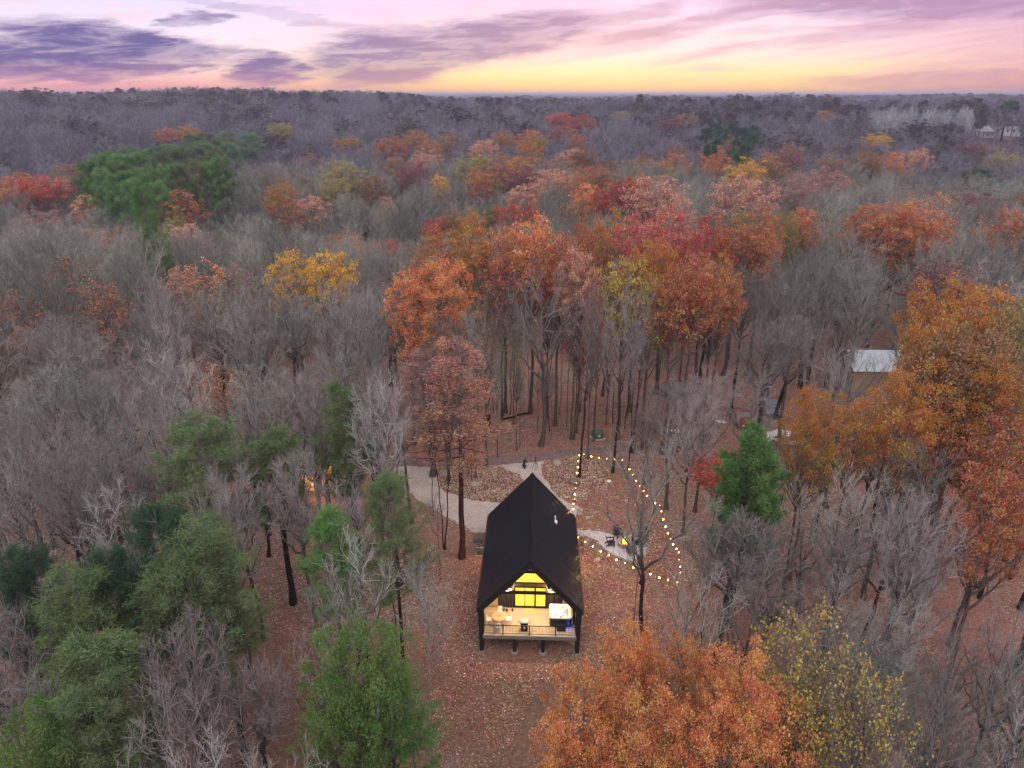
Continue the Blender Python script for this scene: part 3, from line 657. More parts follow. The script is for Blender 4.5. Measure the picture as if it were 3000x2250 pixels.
# doors and windows
def pane(name, x0, x1, z0, z1, mat, parent, y=PD + .02):
    MB().box(x0, x1, y, y + .02, z0, z1).build(name, mat, parent)
gd = MB(); z0, z1 = DK + .02, 4.22
for a, b in ((-1.30, -1.20), (-.46, -.40), (.33, .46), (1.22, 1.30)): gd.box(a, b, PD - .06, PD + .05, z0, z1)
for a, b in ((-1.197, -.463), (-.397, .327), (.463, 1.217)):
    gd.box(a, b, PD - .055, PD + .045, z0, z0 + .16); gd.box(a, b, PD - .055, PD + .045, z1 - .09, z1 - .003)
doorf = gd.build('glass_door', M['metal'], cabin)
for a, b in ((-1.195, -.465), (-.395, .325), (.465, 1.215)): pane('pane', a, b, z0 + .165, z1 - .095, M['lit'], doorf)
MB().tube([(.36, PD - .07, 3.0), (.36, PD - .12, 3.0), (.36, PD - .12, 3.3), (.36, PD - .07, 3.3)], .018, 6).build('handle', M['steel'], doorf)
gw = MB(); gw.box(-1.34, 1.34, PD - .06, PD + .05, 4.57, 4.66); gw.box(-1.34, -1.25, PD - .06, PD + .05, 4.663, 6.10); gw.box(1.25, 1.34, PD - .06, PD + .05, 4.663, 6.10)
for s in (-1, 1): gw.prism([(s * 1.34, 6.103), (0, 7.56), (0, 7.44), (s * 1.25, 6.103)], 'y', PD - .06, PD + .05)
gwo = gw.build('gable_window', M['metal'], cabin)
MB().prism([(-1.25, 4.665), (1.25, 4.665), (1.25, 6.11), (0, 7.43), (-1.25, 6.11)], 'y', PD + .02, PD + .04).build('pane', M['lit2'], gwo)
# truss members across the gable mouth
MB().box(-2.62, 2.62, .25, .43, 5.72, 5.93).build('tie_beam', M['black'], cabin)
MB().box(-.72, .72, .25, .40, 7.66, 7.86).build('collar_beam', M['black'], cabin)
MB().box(-.07, .07, .27, .39, 7.87, 8.35).build('king_post', M['black'], cabin)
# deck
nb_ = 22; bw = (PD - .05 + .18) / nb_
dbm = MB().box(-3.56, 3.56, 0, bw - .009, -.03, 0).mesh('deck_board', M['deck'])
for k in range(nb_): link('deck_board', dbm, cabin, (0, -.18 + k * bw, DK))
MB().box(-3.62, 3.62, -.24, -.185, DK - .30, DK + .01).build('rim_board', M['rim'], cabin)
mb = MB()
for k in range(9): mb.box(-3.5 + k * .86, -3.45 + k * .86, -.18, PD, DK - .27, DK - .035)
mb.build('joists', M['rim'], cabin)
MB().box(-3.6, 3.6, .10, .30, DK - .52, DK - .28).build('main_beam', M['black'], cabin)
for s in (-1, 1):
    gp = float(ground(*cw(s * 3.72, .25, 0)[:2]))
    mb = MB(); mb.prism([(s * 3.58, gp + .1), (s * 3.90, gp + .1), (s * 3.98, 4.15), (s * 3.55, 4.55), (s * 3.50, 3.6)][::s], 'y', .04, .40); mb.build('post', M['black'], cabin)
    MB().tube([(s * 3.73, .22, gp - .4), (s * 3.73, .22, gp + .12)], .26, 14).build('footing', M['conc'], cabin)
    # low side wall of the porch
    MB().box(s * 3.60 - .05, s * 3.60 + .05, .42, PD - .04, DK - .3, gz(3.66) - .02).build('porch_side_wall', M['tan' if s < 0 else 'siding'], cabin)
for x in (-1.16, 1.06):
    gp = float(ground(*cw(x, .2, 0)[:2]))
    MB().box(x - .14, x + .14, .06, .34, gp + .1, DK - .53).build('post', M['black'], cabin)
    MB().tube([(x, .2, gp - .4), (x, .2, gp + .11)], .30, 14).build('footing', M['conc'], cabin)
MB().box(1.9, 2.06, 1.9, 2.06, float(ground(*cw(2, 2, 0)[:2])), DK - .28).build('post', M['black'], cabin)
MB().box(-3.56, 3.56, 1.88, 2.08, DK - .50, DK - .28).build('main_beam', M['black'], cabin)
# railing: posts, rails and every baluster
rl = MB(); rl.box(-3.5, 3.5, -.10, -.04, DK + .86, DK + .90); rl.box(-3.5, 3.5, -.085, -.055, DK + .09, DK + .12)
rail = rl.build('railing', M['metal'], cabin)
for x in (-2.06, -.02, 2.0): MB().box(x - .04, x + .04, -.12, -.03, DK, DK + .96).build('railing_post', M['metal'], rail)
bm_ = MB().box(-.008, .008, -.008, .008, DK + .12, DK + .86).mesh('baluster', M['metal'])
for k in range(63):
    x = -3.44 + k * .111
    if min(abs(x + 2.06), abs(x + .02), abs(x - 2.0)) > .06: link('baluster', bm_, rail, (x, -.07, 0))
# sconces (lamp bodies, bulbs and their light)
def lamp(name, loc, e, col, rad=.08, typ='POINT', rot=None, size=None):
    l = bpy.data.lights.new(name, typ); l.energy = e; l.color = col
    if typ != 'AREA': l.shadow_soft_size = rad
    if typ == 'SPOT': l.spot_size = R(size); l.spot_blend = .6
    o = bpy.data.objects.new(name, l); C.objects.link(o); o.location = loc
    if rot: o.rotation_euler = rot
    return o
for s in (-1.58, 1.50):
    mb = MB(); mb.box(s - .07, s + .07, PD - .07, PD - .03, 3.92, 4.26); mb.tube([(s, PD - .16, 4.28), (s, PD - .16, 4.22), (s, PD - .16, 4.19)], [.03, .10, .11], 10); mb.box(s - .015, s + .015, PD - .16, PD - .06, 4.22, 4.25)
    sc_ = mb.build('wall_sconce', M['metal'], cabin)
    MB().ball((s, PD - .16, 4.08), .065, .065, .09).build('bulb', M['sconce'], sc_, smooth=True)
    lamp('sconce_light', cw(s, PD - .32, 4.06), 95, (1, .70, .36), .06)
for x in (-1.75, 1.62):
    z = gz(x) - .06
    MB().tube([(x, .75, z), (x, .75, z + .06)], .09, 12).build('ceiling_downlight', M['sconce'], cabin)
    lamp('downlight_light', cw(x, .72, z - .05), 400, (1, .78, .46), .05, 'SPOT', (0, 0, 0), 92)
lamp('porch_glow', cw(0, 1.7, 5.35), 190, (1, .74, .42), .3)
cabin_floor = DK

# ------------------------------------------------------------------ things on the deck
def on_deck(name, x, y, rz=0, label=None, cat=None, group=None, z=DK + .001):
    return empty(name, cw(x, y, z), YAW + rz, label, cat, group)
# hot tub
tub = on_deck('hot_tub', 2.42, 1.75, 0, 'hot tub with white acrylic shell and black cabinet at the right end of the porch', 'hot tub')
def rrect(w, d, r, n=5):
    P = []
    for cx, cy, a0 in ((w - r, d - r, 0), (-w + r, d - r, 90), (-w + r, -d + r, 180), (w - r, -d + r, 270)):
        for k in range(n + 1): a = R(a0 + 90 * k / n); P.append((cx + r * math.cos(a), cy + r * math.sin(a)))
    return P
mb = MB(); mb.prism(rrect(.84, .80, .16), 'z', 0, .78); mb.build('cabinet', M['tubside'], tub)
def rings(levels, name, mat, parent, smooth=True):
    mb = MB(); n = len(levels[0][0]); V = []
    for P, z in levels: V += [(x, y, z) for x, y in P]
    Fs = [(k * n + i, k * n + (i + 1) % n, (k + 1) * n + (i + 1) % n, (k + 1) * n + i) for k in range(len(levels) - 1) for i in range(n)]
    Fs.append(tuple((len(levels) - 1) * n + i for i in range(n)))
    return mb.add(V, Fs).build(name, mat, parent, smooth)
rings([(rrect(.87, .83, .18), .78), (rrect(.89, .85, .19), .83), (rrect(.87, .83, .18), .90), (rrect(.74, .70, .18), .91), (rrect(.68, .64, .2), .86), (rrect(.62, .58, .22), .62), (rrect(.42, .40, .2), .58), (rrect(.36, .34, .18), .25)], 'shell', M['acryl'], tub)
rings([(rrect(.675, .635, .2), .79), (rrect(.665, .625, .2), .795)], 'water', M['water'], tub)
for (x, y, rx, ry) in ((-.46, .42, .16, .11), (.44, .42, .17, .11), (.46, -.4, .14, .12), (-.48, -.2, .09, .16), (0, .5, .16, .07)):
    MB().ball((x, y, .80), rx, ry, .06, 12, 6).build('seat', M['acryl'], tub, True)
rng0 = random.Random(3)
for k in range(8):
    a = k * .785 + .3; MB().ball((.60 * math.cos(a), .56 * math.sin(a), .83), .03, .03, .02, 8, 4).build('jet', M['acgrey'], tub, True)
MB().box(-.10, .10, -.80, -.73, .905, .93).build('control_panel', M['metal'], tub)
lamp('tub_light', cw(2.42, 1.75, DK + .98), 3.0, (.45, .6, 1), .1)
st = on_deck('tub_steps', 2.45, .66, 0, 'black two tread step box in front of the hot tub', 'steps')
MB().box(-.34, .34, .0, .25, 0, .36).build('upper_tread', M['tubside'], st); MB().box(-.34, .34, -.25, -.003, 0, .18).build('lower_tread', M['tubside'], st)
cv = on_deck('tub_cover', 3.36, 1.75, 0, 'folded tan and black hot tub cover leaning upright at the right side of the tub', 'cover')
MB().box(-.05, .03, -.80, .80, .30, 1.12).build('cover_half', M['osb'], cv, bevel=.02); MB().box(.05, .13, -.80, .80, .28, 1.10).build('cover_half', M['tubside'], cv, bevel=.02)
mb = MB(); mb.tube([(-.0, -.83, .5), (-.0, -.83, 1.2), (0, .83, 1.2), (0, .83, .5)], .018, 6); mb.build('lifter_bar', M['metal'], cv)
bl = on_deck('blue_floor_light', 3.05, .72, 0, 'small blue glowing light on the deck by the right corner of the hot tub', 'light')
MB().tube([(0, 0, 0), (0, 0, .05)], .09, 12).build('lens', M['bluel'], bl); lamp('blue_light', cw(3.05, .72, DK + .15), 4, (.1, .2, 1), .05)
# grill
gr = on_deck('gas_grill', -.42, .52, 0, 'gas grill with steel lid, black cabinet and two side shelves at the railing', 'grill')
MB().box(-.27, .27, -.22, .22, .08, .66).build('cabinet', M['tubside'], gr)
MB().box(-.29, .29, -.24, .24, .663, .80).build('firebox', M['metal'], gr)
mb = MB(); P = [(.24 * math.cos(R(a)), .803 + .22 * math.sin(R(a))) for a in range(0, 181, 20)]; mb.prism(P, 'x', -.29, .29); lid = mb.build('lid', M['steel'], gr)
MB().tube([(-.22, -.27, .88), (.22, -.27, .88)], .018, 6).build('handle', M['steel'], lid)
for s in (-1, 1): MB().box(*sorted((s * .30, s * .56)), -.18, .18, .76, .79).build('side_shelf', M['raw'], gr)
for s in (-1, 1):
    for t_ in (-1, 1): MB().tube([(s * .22, t_ * .18 - .03, .045), (s * .22, t_ * .18 + .03, .045)], .045, 8).build('caster', M['tyre'], gr)
MB().box(-.07, .09, -.232, -.222, .28, .48).build('label_plate', M['white'], gr)
# round table with four chairs
tb = on_deck('round_table', -2.42, 1.13, 0, 'round light wood dining table with umbrella hole near the left post', 'table')
top = MB().tube([(0, 0, .71), (0, 0, .75)], .56, 32).build('tabletop', M['wood'], tb)
MB().tube([(0, 0, .751), (0, 0, .765)], .055, 12).build('centre_cap', M['metal'], top)
for k in range(4):
    a = R(45 + 90 * k); MB().tube([(.18 * math.cos(a), .18 * math.sin(a), .70), (.42 * math.cos(a), .42 * math.sin(a), 0)], .025, 6).build('leg', M['wood'], tb)
def chair_parts():
    P = {}
    P['seat'] = MB().prism([(x, y) for x, y in rrect(.21, .21, .07, 3)], 'z', .43, .46).mesh('seat', M['white'])
    P['backrest'] = MB().prism([(-.19, .50), (.19, .50), (.17, .84), (-.17, .84)], 'y', .19, .215).mesh('backrest', M['white'])
    for i_, (sx, sy) in enumerate(((-1, -1), (1, -1), (-1, 1), (1, 1))):
        P['leg%d' % i_] = MB().tube([(sx * .17, sy * .17, .43), (sx * .22, sy * .22, 0)], .016, 6).mesh('leg', M['white'])
    P['spindle'] = MB().tube([(-.15, .2, .46), (-.15, .2, .52)], .015, 5).tube([(.15, .2, .46), (.15, .2, .52)], .015, 5).mesh('spindle', M['white'])
    return P
cp = chair_parts()
for x, y, rz, lb in ((-2.40, 2.00, 0, 'white chair on the wall side of the round table'), (-3.18, 1.10, R(92), 'white chair at the left of the round table'),
                     (-1.66, 1.22, R(-88), 'white chair at the right of the round table'), (-2.50, .34, R(180), 'white chair between the round table and the railing')):
    c = on_deck('chair', x, y, rz, lb, 'chair', 'white chairs around the round table')
    for k, me in cp.items(): link(me.name.split('.')[0], me, c)
dm = on_deck('doormat', .02, 2.78, 0, 'yellow doormat in front of the glass doors', 'doormat'); MB().box(-.38, .38, -.17, .17, 0, .02).build('mat', M['mat'], dm)
bl_ = ['dark boot farthest left in the row by the porch wall', 'tan boot second from the left in the row by the porch wall', 'dark shoe third from the left in the row by the porch wall', 'dark boot standing apart, nearest the doors']
for (x, y, rz), lb in zip(((-2.24, 2.68, .5), (-2.04, 2.80, .1), (-1.86, 2.66, -.2), (-1.42, 2.72, .1)), bl_):
    b = on_deck('boot', x, y, rz, lb, 'boot', 'boots along the porch wall')
    MB().prism([(-.14, 0), (.13, 0), (.14, .07), (.02, .12), (-.01, .26), (-.13, .26)], 'x', -.05, .05).build('upper', M['boot'] if lb[0] == 'd' else M['raw'], b, bevel=.012)
    MB().box(-.055, .055, -.15, .145, -.001, .0).build('sole', M['tyre'], b)

# ------------------------------------------------------------------ around the cabin
def at_px(name, px, py, rz=0, label=None, cat=None, group=None, dz=0):
    x, y, z = hit(px, py); return empty(name, (x, y, z + dz), rz, label, cat, group)
ac = at_px('air_conditioner', 1408, 1622, YAW, 'grey air conditioner unit with round fan on top at the left side of the cabin', 'air conditioner')
MB().box(-.36, .36, -.36, .36, .08, .92).build('casing', M['acgrey'], ac, bevel=.03)
mb = MB()
for k in range(9): mb.box(-.30, .30, -.375, -.362, .16 + k * .08, .19 + k * .08)
mb.build('louvres', M['metal'], ac)
MB().tube([(0, 0, .92), (0, 0, .935)], .30, 20).build('fan_grille', M['metal'], ac)
for k in range(4):
    a = R(90 * k + 20); MB().prism([(0, .03), (.25 * math.cos(a - .25), .25 * math.sin(a - .25)), (.26 * math.cos(a + .25), .26 * math.sin(a + .25))], 'z', .937, .945).build('fan_blade', M['steel'], ac)
MB().box(-.45, .45, -.45, .45, 0, .078).build('pad', M['conc'], ac)
fs = at_px('utility_screen', 1404, 1592, YAW, 'low wooden screen beside the air conditioner by the left wall', 'screen')
for k in range(6): MB().box(-.60 + k * .2, -.42 + k * .2, -.02, .02, .05, 1.15).build('board', M['rim'], fs)
MB().box(-.62, .62, .022, .06, .9, 1.0).build('rail', M['rim'], fs)
# fire pit
fx, fy, fz = hit(*z3([(1640, 905)])[0])
fp = empty('fire_pit', (fx, fy, fz + .05), 0, 'round stone fire pit with burning fire in the middle of the gravel patio', 'fire pit')
rr_ = random.Random(5)
for ring in range(3):
    n = 16
    for k in range(n):
        a0 = 2 * math.pi * (k + .5 * ring) / n; a1 = a0 + 2 * math.pi / n * .92; r0, r1 = .44, .66 + rr_.uniform(-.02, .02)
        P = [(r0 * math.cos(a0), r0 * math.sin(a0)), (r1 * math.cos(a0), r1 * math.sin(a0)), (r1 * math.cos((a0 + a1) / 2), r1 * math.sin((a0 + a1) / 2)), (r1 * math.cos(a1), r1 * math.sin(a1)), (r0 * math.cos(a1), r0 * math.sin(a1))]
        MB().prism(P, 'z', ring * .135, ring * .135 + .128).build('stone', M['stone'], fp)
MB().tube([(0, 0, 0), (0, 0, .12)], .43, 16).build('ash_bed', M['ash'], fp)
for k in range(5):
    a = k * 1.257; MB().tube([(.3 * math.cos(a), .3 * math.sin(a), .16), (-.08 * math.cos(a), -.08 * math.sin(a), .40)], .05, 7).build('log', M['ash'], fp)
for k in range(6):
    a = k * 1.05; r_ = .0 if k == 0 else .17; h_ = .75 if k == 0 else rr_.uniform(.35, .55); w_ = .13 if k == 0 else .09
    x, y = r_ * math.cos(a), r_ * math.sin(a)
    MB().tube([(x, y, .2), (x + .03, y, .2 + h_ * .3), (x - .03, y + .02, .2 + h_ * .7), (x + .02, y, .2 + h_)], [w_ * .7, w_, w_ * .5, .005], 7).build('flame', M['flame'], fp, True)
lamp('fire_light', (fx, fy, fz + .75), 26, (1, .5, .18), .15)
# adirondack chairs
def adirondack_meshes():
    m = M['tubside']; P = {}
    for k in range(5): P['seat_slat%d' % k] = MB().box(-.26, .26, -.26 + k * .105, -.17 + k * .105, .34 - k * .022, .36 - k * .022).mesh('seat_slat', m)
    for k in range(5):
        x = -.20 + k * .10; h = .98 - abs(k - 2) * .045
        P['back_slat%d' % k] = MB().prism([(.22, .24), (.245, .24), (.505, h), (.48, h)], 'x', x - .042, x + .042).mesh('back_slat', m)
    for s in (-1, 1):
        P['arm%d' % s] = MB().box(*sorted((s * .27, s * .41)), -.34, .34, .54, .565).mesh('arm', m)
        P['fleg%d' % s] = MB().box(*sorted((s * .28, s * .32)), -.30, -.19, 0, .54).mesh('leg', m)
        P['rleg%d' % s] = MB().prism([(-.25, .33), (-.25, .25), (.42, .0), (.52, .0), (.28, .22)], 'x', *sorted((s * .26, s * .278))).mesh('leg', m)
    return P
ap = adirondack_meshes()
for (X, Y), lb in zip(((1590, 838), (1533, 905), (1722, 900), (1687, 968)), ('black Adirondack chair at the back of the fire pit, tall back towards the woods', 'black Adirondack chair left of the fire pit',
                      'black Adirondack chair right of the fire pit behind the forked tree limbs', 'black Adirondack chair in front of the fire pit, nearest the light string')):
    x, y, z = hit(*z3([(X, Y)])[0]); a = math.atan2(fy - y, fx - x) + math.pi / 2 + {1590: .25}.get(X, 0)
    c = empty('adirondack_chair', (x, y, z + .055), a, lb, 'chair', 'black chairs round the fire pit'); c.scale = (1.08,) * 3
    for k, me in ap.items(): link(me.name.split('.')[0], me, c)
# patio edging stones
rr_ = random.Random(9); k = 0; pe = empty('patio_edging', (0, 0, 0), 0, 'row of small tan edging stones round the fire pit patio', 'edging')
for a, b in zip(patio_w, patio_w[1:] + patio_w[:1]):
    L = math.dist(a, b)
    for j in range(int(L / .36)):
        t = (j + .5) * .36 / L; x = a[0] + (b[0] - a[0]) * t; y = a[1] + (b[1] - a[1]) * t
        if abs(x - 5) < 0.0: continue
        MB().ball((0, 0, 0), rr_.uniform(.10, .19), rr_.uniform(.10, .17), rr_.uniform(.07, .12), 7, 5, .18, rr_).build('stone', M['stonelt'] if rr_.random() < .6 else M['stone'], pe, loc=(x, y, float(ground(x, y)) + .07))
de = empty('driveway_edging', (0, 0, 0), 0, 'line of flat stones edging the gravel drive left of the cabin', 'edging')
P = [hit(*p)[:2] for p in z3([(290, 700), (380, 752), (450, 806), (520, 818), (570, 825)])]
for a, b in zip(P, P[1:]):
    L = math.dist(a, b)
    for j in range(int(L / .42)):
        t = (j + .5) * .42 / L; x = a[0] + (b[0] - a[0]) * t; y = a[1] + (b[1] - a[1]) * t
        MB().ball((0, 0, 0), rr_.uniform(.14, .24), rr_.uniform(.10, .17), .09, 7, 5, .18, rr_).build('stone', M['stonelt'], de, loc=(x, y, float(ground(x, y)) + .07))
# boulders
bld = [((1125, 283), .62, 'stonelt', 'pale flat boulder on the right hand leafy mound'), ((1258, 435), .72, 'stone', 'brown boulder under the string of bulbs on the right mound'), ((262, 372), .62, 'stone', 'rounded tan boulder by the double trunk on the left mound'),
       ((495, 447), .55, 'stone', 'low brown boulder in the middle of the left mound'), ((1345, 893), .62, 'stone', 'dark boulder at the cabin end of the patio edge'), ((1355, 700), .34, 'stonelt', 'small pointed pale rock beside the path at the cabin corner'),
       ((1300, 668), .36, 'stonelt', 'small round rock at the end of the gravel path'), ((1290, 640), .3, 'stone', 'small grey rock at the tip of the gravel path'), ((1435, 1018), .30, 'stonelt', 'lone pale rock in the leaves below the patio'), ((415, 905), .24, 'stonelt', 'small pale rock left of the bare dark red trunk'),
       ((1520, 420), .30, 'white', 'whitish rock at the right edge of the right mound')]
for (X, Y), r_, mt, lb in bld:
    x, y, z = hit(*z3([(X, Y)])[0]); o = MB().ball((0, 0, 0), r_, r_ * rr_.uniform(.7, .95), r_ * rr_.uniform(.45, .65), 12, 8, .13, rr_).build('boulder', M[mt], None, True, (x, y, z + r_ * .15)); o.rotation_euler.z = rr_.uniform(0, 3)
    tag(o, lb, 'boulder')
# crouching photographer and tripod
px_, py_, pz_ = hit(1536, 1372)
man = empty('person', (px_, py_, pz_ + .06), R(150), 'person in black clothes crouching on the gravel behind the cabin, leaning forward', 'person')
def skin(name, pts, edges, rad, mat, parent, lv=1):
    me = bpy.data.meshes.new(name); me.from_pydata(pts, edges, []); me.materials.append(mat); o = link(name, me, parent)
    s = o.modifiers.new('skin', 'SKIN'); 
    for v, r_ in zip(me.skin_vertices[0].data, rad): v.radius = (r_, r_)
    me.skin_vertices[0].data[0].use_root = True
    ss = o.modifiers.new('sub', 'SUBSURF'); ss.levels = lv; ss.render_levels = lv; return o
pts = [(0, .18, .38), (0, .10, .55), (0, -.08, .74), (0, -.20, .86), (0, -.26, .95), (.10, .16, .36), (.16, -.22, .48), (.16, -.05, .10), (.17, -.22, .05), (-.10, .16, .36), (-.15, -.10, .30), (-.14, .22, .10), (-.14, .36, .05),
       (.19, -.16, .80), (.26, -.32, .60), (.16, -.48, .56), (-.19, -.16, .80), (-.25, -.34, .62), (-.12, -.49, .58)]
ed = [(0, 1), (1, 2), (2, 3), (3, 4), (0, 5), (5, 6), (6, 7), (7, 8), (0, 9), (9, 10), (10, 11), (11, 12), (3, 13), (13, 14), (14, 15), (3, 16), (16, 17), (17, 18)]
rad = [.15, .14, .17, .12, .06, .11, .085, .06, .05, .11, .085, .06, .05, .075, .05, .035, .075, .05, .035]
skin('body', pts, ed, rad, M['cloth'], man, 2)
hd = MB().ball((0, -.33, 1.04), .085, .10, .115, 14, 10).ball((0, -.43, 1.02), .018, .03, .025, 8, 5).ball((.085, -.33, 1.03), .015, .025, .035, 6, 5).ball((-.085, -.33, 1.03), .015, .025, .035, 6, 5).build('head', M['skin'], man, True)
MB().ball((0, -.31, 1.075), .094, .112, .10, 14, 8).build('hair', M['hair'], man, True)
for s in (-1, 1): MB().ball((s * .032, -.422, 1.05), .012, .008, .008, 6, 4).build('eye', M['hair'], hd, True)
MB().box(-.025, .025, -.425, -.415, .985, .992).build('mouth', M['hair'], hd)
for s, (hx, hy, hz) in ((1, (.16, -.48, .56)), (-1, (-.12, -.49, .58))):
    hp = [(hx, hy, hz), (hx - s * .01, hy - .07, hz - .01)]; he = [(0, 1)]; hr = [.028, .032]
    for j in range(4):
        b = len(hp); o_ = (j - 1.5) * .019; l_ = (.035, .042, .039, .03)[j]
        hp += [(hx + o_, hy - .10, hz - .012), (hx + o_, hy - .10 - l_ * .7, hz - .03), (hx + o_, hy - .10 - l_, hz - .055)]; he += [(1, b), (b, b + 1), (b + 1, b + 2)]; hr += [.010, .009, .007]
    b = len(hp); hp += [(hx - s * .035, hy - .04, hz - .01), (hx - s * .05, hy - .075, hz - .025)]; he += [(0, b), (b, b + 1)]; hr += [.012, .009]
    skin('hand', hp, he, hr, M['skin'], man, 1)
MB().box(-.10, .10, -.30, -.19, .60, .74).build('camera_bag', M['white'], man, bevel=.03)
tp = at_px('tripod', 1569, 1376, .3, 'black camera tripod standing open on the gravel behind the cabin', 'tripod', dz=.06)
for k in range(3):
    a = R(120 * k + 20); MB().tube([(.03 * math.cos(a), .03 * math.sin(a), 1.15), (.38 * math.cos(a), .38 * math.sin(a), 0)], [.028, .02], 6).build('leg', M['metal'], tp)
MB().tube([(0, 0, .8), (0, 0, 1.4)], .025, 6).build('centre_column', M['metal'], tp); MB().box(-.07, .07, -.05, .05, 1.40, 1.52).build('camera', M['metal'], tp)
# transformer box
tr_ = at_px('transformer_box', 1750, 1284, .25, 'green electrical transformer box on a pad by the road', 'transformer')
MB().box(-.85, .85, -.7, .7, 0, .16).build('pad', M['conc'], tr_)
MB().prism([(-.55, .163), (.50, .163), (.50, 1.0), (-.30, 1.0), (-.55, .86)], 'x', -.62, .62).build('housing', M['green'], tr_, bevel=.03)
MB().box(-.17, .17, -.575, -.556, .45, .72).build('warning_label', pbr('label_yellow', (.75, .66, .22), .5), tr_)
mb = MB(); mb.box(-.62, .62, -.565, -.552, .30, .325); mb.build('door_seam', M['metal'], tr_)
# stacked white boards
bs = at_px('board_stack', 1972, 1264, R(4), 'stack of long white boards lying in the leaves right of the road', 'lumber')
rr_ = random.Random(4)
for k in range(12):
    o = MB().box(-1.35, 1.35, -.075, .075, 0, .045).build('board', M['white'], bs, loc=(rr_.uniform(-.22, .22), -.36 + (k % 6) * .145, .02 + (k // 6) * .05)); o.rotation_euler.z = rr_.uniform(-.03, .03)
bs = at_px('board_pile', 2108, 1236, R(-20), 'small loose pile of white boards behind the bare trees near the red truck', 'lumber')
for k in range(4): MB().box(-.8, .8, -.06, .06, 0, .05).build('board', M['white'], bs, loc=(rr_.uniform(-.2, .2), -.3 + k * .2, .03)).rotation_euler.z = rr_.uniform(-.1, .1)
# vehicles between the trees
def vehicle(px, py, rz, paint, pickup, label, cat):
    v = at_px('parked_' + ('pickup' if pickup else 'car'), px, py, rz, label, cat)
    L, Wd = (2.45, .95) if pickup else (2.2, .9)
    side = [(-L, .42), (-L, .95), (-L + .1, 1.02), (-.9, 1.08), (-.35, 1.66), (.55, 1.70), (.85, 1.08), (L - .05, 1.05), (L, .95), (L, .42)] if pickup else [(-L, .38), (-L, .75), (-1.15, .92), (-.45, 1.40), (1.0, 1.44), (1.75, .98), (L, .92), (L, .38)]
    MB().prism(side, 'x', -Wd, Wd).build('body', paint, v, bevel=.06)
    if pickup: MB().box(-.82, .82, .98, L - .12, 1.0, 1.075).build('truck_bed', M['tyre'], v)
    f = 1.72 if pickup else 1.46
    MB().prism([(-.80, 1.14), (-.37, 1.60), (-.40, 1.63), (-.86, 1.14)] if pickup else [(-1.10, .97), (-.47, 1.37), (-.50, 1.41), (-1.16, .97)], 'x', -.8, .8).build('windscreen', M['glassd'], v)
    for s in (-1, 1): MB().prism([(-.70, 1.15), (-.30, 1.58), (.50, 1.60), (.68, 1.15)] if pickup else [(-.95, .97), (-.42, 1.32), (.95, 1.36), (1.4, .98)], 'x', *sorted((s * (Wd + .004), s * (Wd - .02)))).build('side_window', M['glassd'], v)
    for s in (-1, 1):
        for y in (-L * .64, L * .62):
            w = MB().tube([(s * (Wd - .2), y, .36), (s * (Wd + .03), y, .36)], .36, 16).build('wheel', M['tyre'], v); MB().tube([(s * (Wd + .02), y, .36), (s * (Wd + .04), y, .36)], .2, 12).build('rim', M['steel'], w)
        MB().box(*sorted((s * .5, s * .82)), -L - .03, -L + .03, .68, .84).build('headlight', M['white'], v)
    return v
vehicle(2168, 1238, R(6), M['redp'], True, 'red pickup truck parked among bare trees right of the road', 'pickup')
vehicle(2258, 1206, R(-12), M['bluep'], False, 'grey blue car parked behind trees below the white roofed shed', 'car')
vehicle(2300, 1300, R(70), M['white'], False, 'white car mostly hidden behind the bright green pine', 'car')
cart = at_px('wheelbarrow', 2092, 1250, R(40), 'small red wheelbarrow beside the white board pile', 'wheelbarrow')
MB().add([(-.32, -.45, .62), (.32, -.45, .62), (.32, .5, .62), (-.32, .5, .62), (-.2, -.25, .3), (.2, -.25, .3), (.2, .3, .3), (-.2, .3, .3)], [(4, 5, 6, 7), (0, 1, 5, 4), (1, 2, 6, 5), (2, 3, 7, 6), (3, 0, 4, 7)]).build('tray', M['redp'], cart)
MB().tube([(-.05, -.6, .2), (.05, -.6, .2)], .2, 14).build('wheel', M['tyre'], cart)
for s in (-1, 1): MB().tube([(s * .05, -.6, .2), (s * .22, .2, .3), (s * .3, 1.0, .55)], .022, 6).build('handle', M['raw'], cart); MB().tube([(s * .2, .25, .3), (s * .24, .35, 0)], .02, 6).build('leg', M['metal'], cart)
# trampoline
tx = at_px('trampoline', 1985, 1150, 0, 'round grey green trampoline on dark legs among bare trees', 'trampoline')
MB().tube([(0, 0, .84), (0, 0, .86)], 2.15, 40).build('mat', M['tramp'], tx)
a_ = np.linspace(0, 2 * np.pi, 41); mb = MB(); mb.tube([(2.3 * math.cos(t), 2.3 * math.sin(t), .86) for t in a_], .05, 6); mb.build('frame', M['metal'], tx)
for k in range(6): t = k * 1.047; MB().tube([(2.3 * math.cos(t), 2.3 * math.sin(t), .86), (2.3 * math.cos(t), 2.3 * math.sin(t), 0)], .035, 6).build('leg', M['metal'], tx)
mb = MB()
for k in range(80): t = k * .0785; mb.tube([(2.15 * math.cos(t), 2.15 * math.sin(t), .86), (2.27 * math.cos(t), 2.27 * math.sin(t), .86)], .012, 3, False)
o = mb.build('springs', M['steel'], tx)
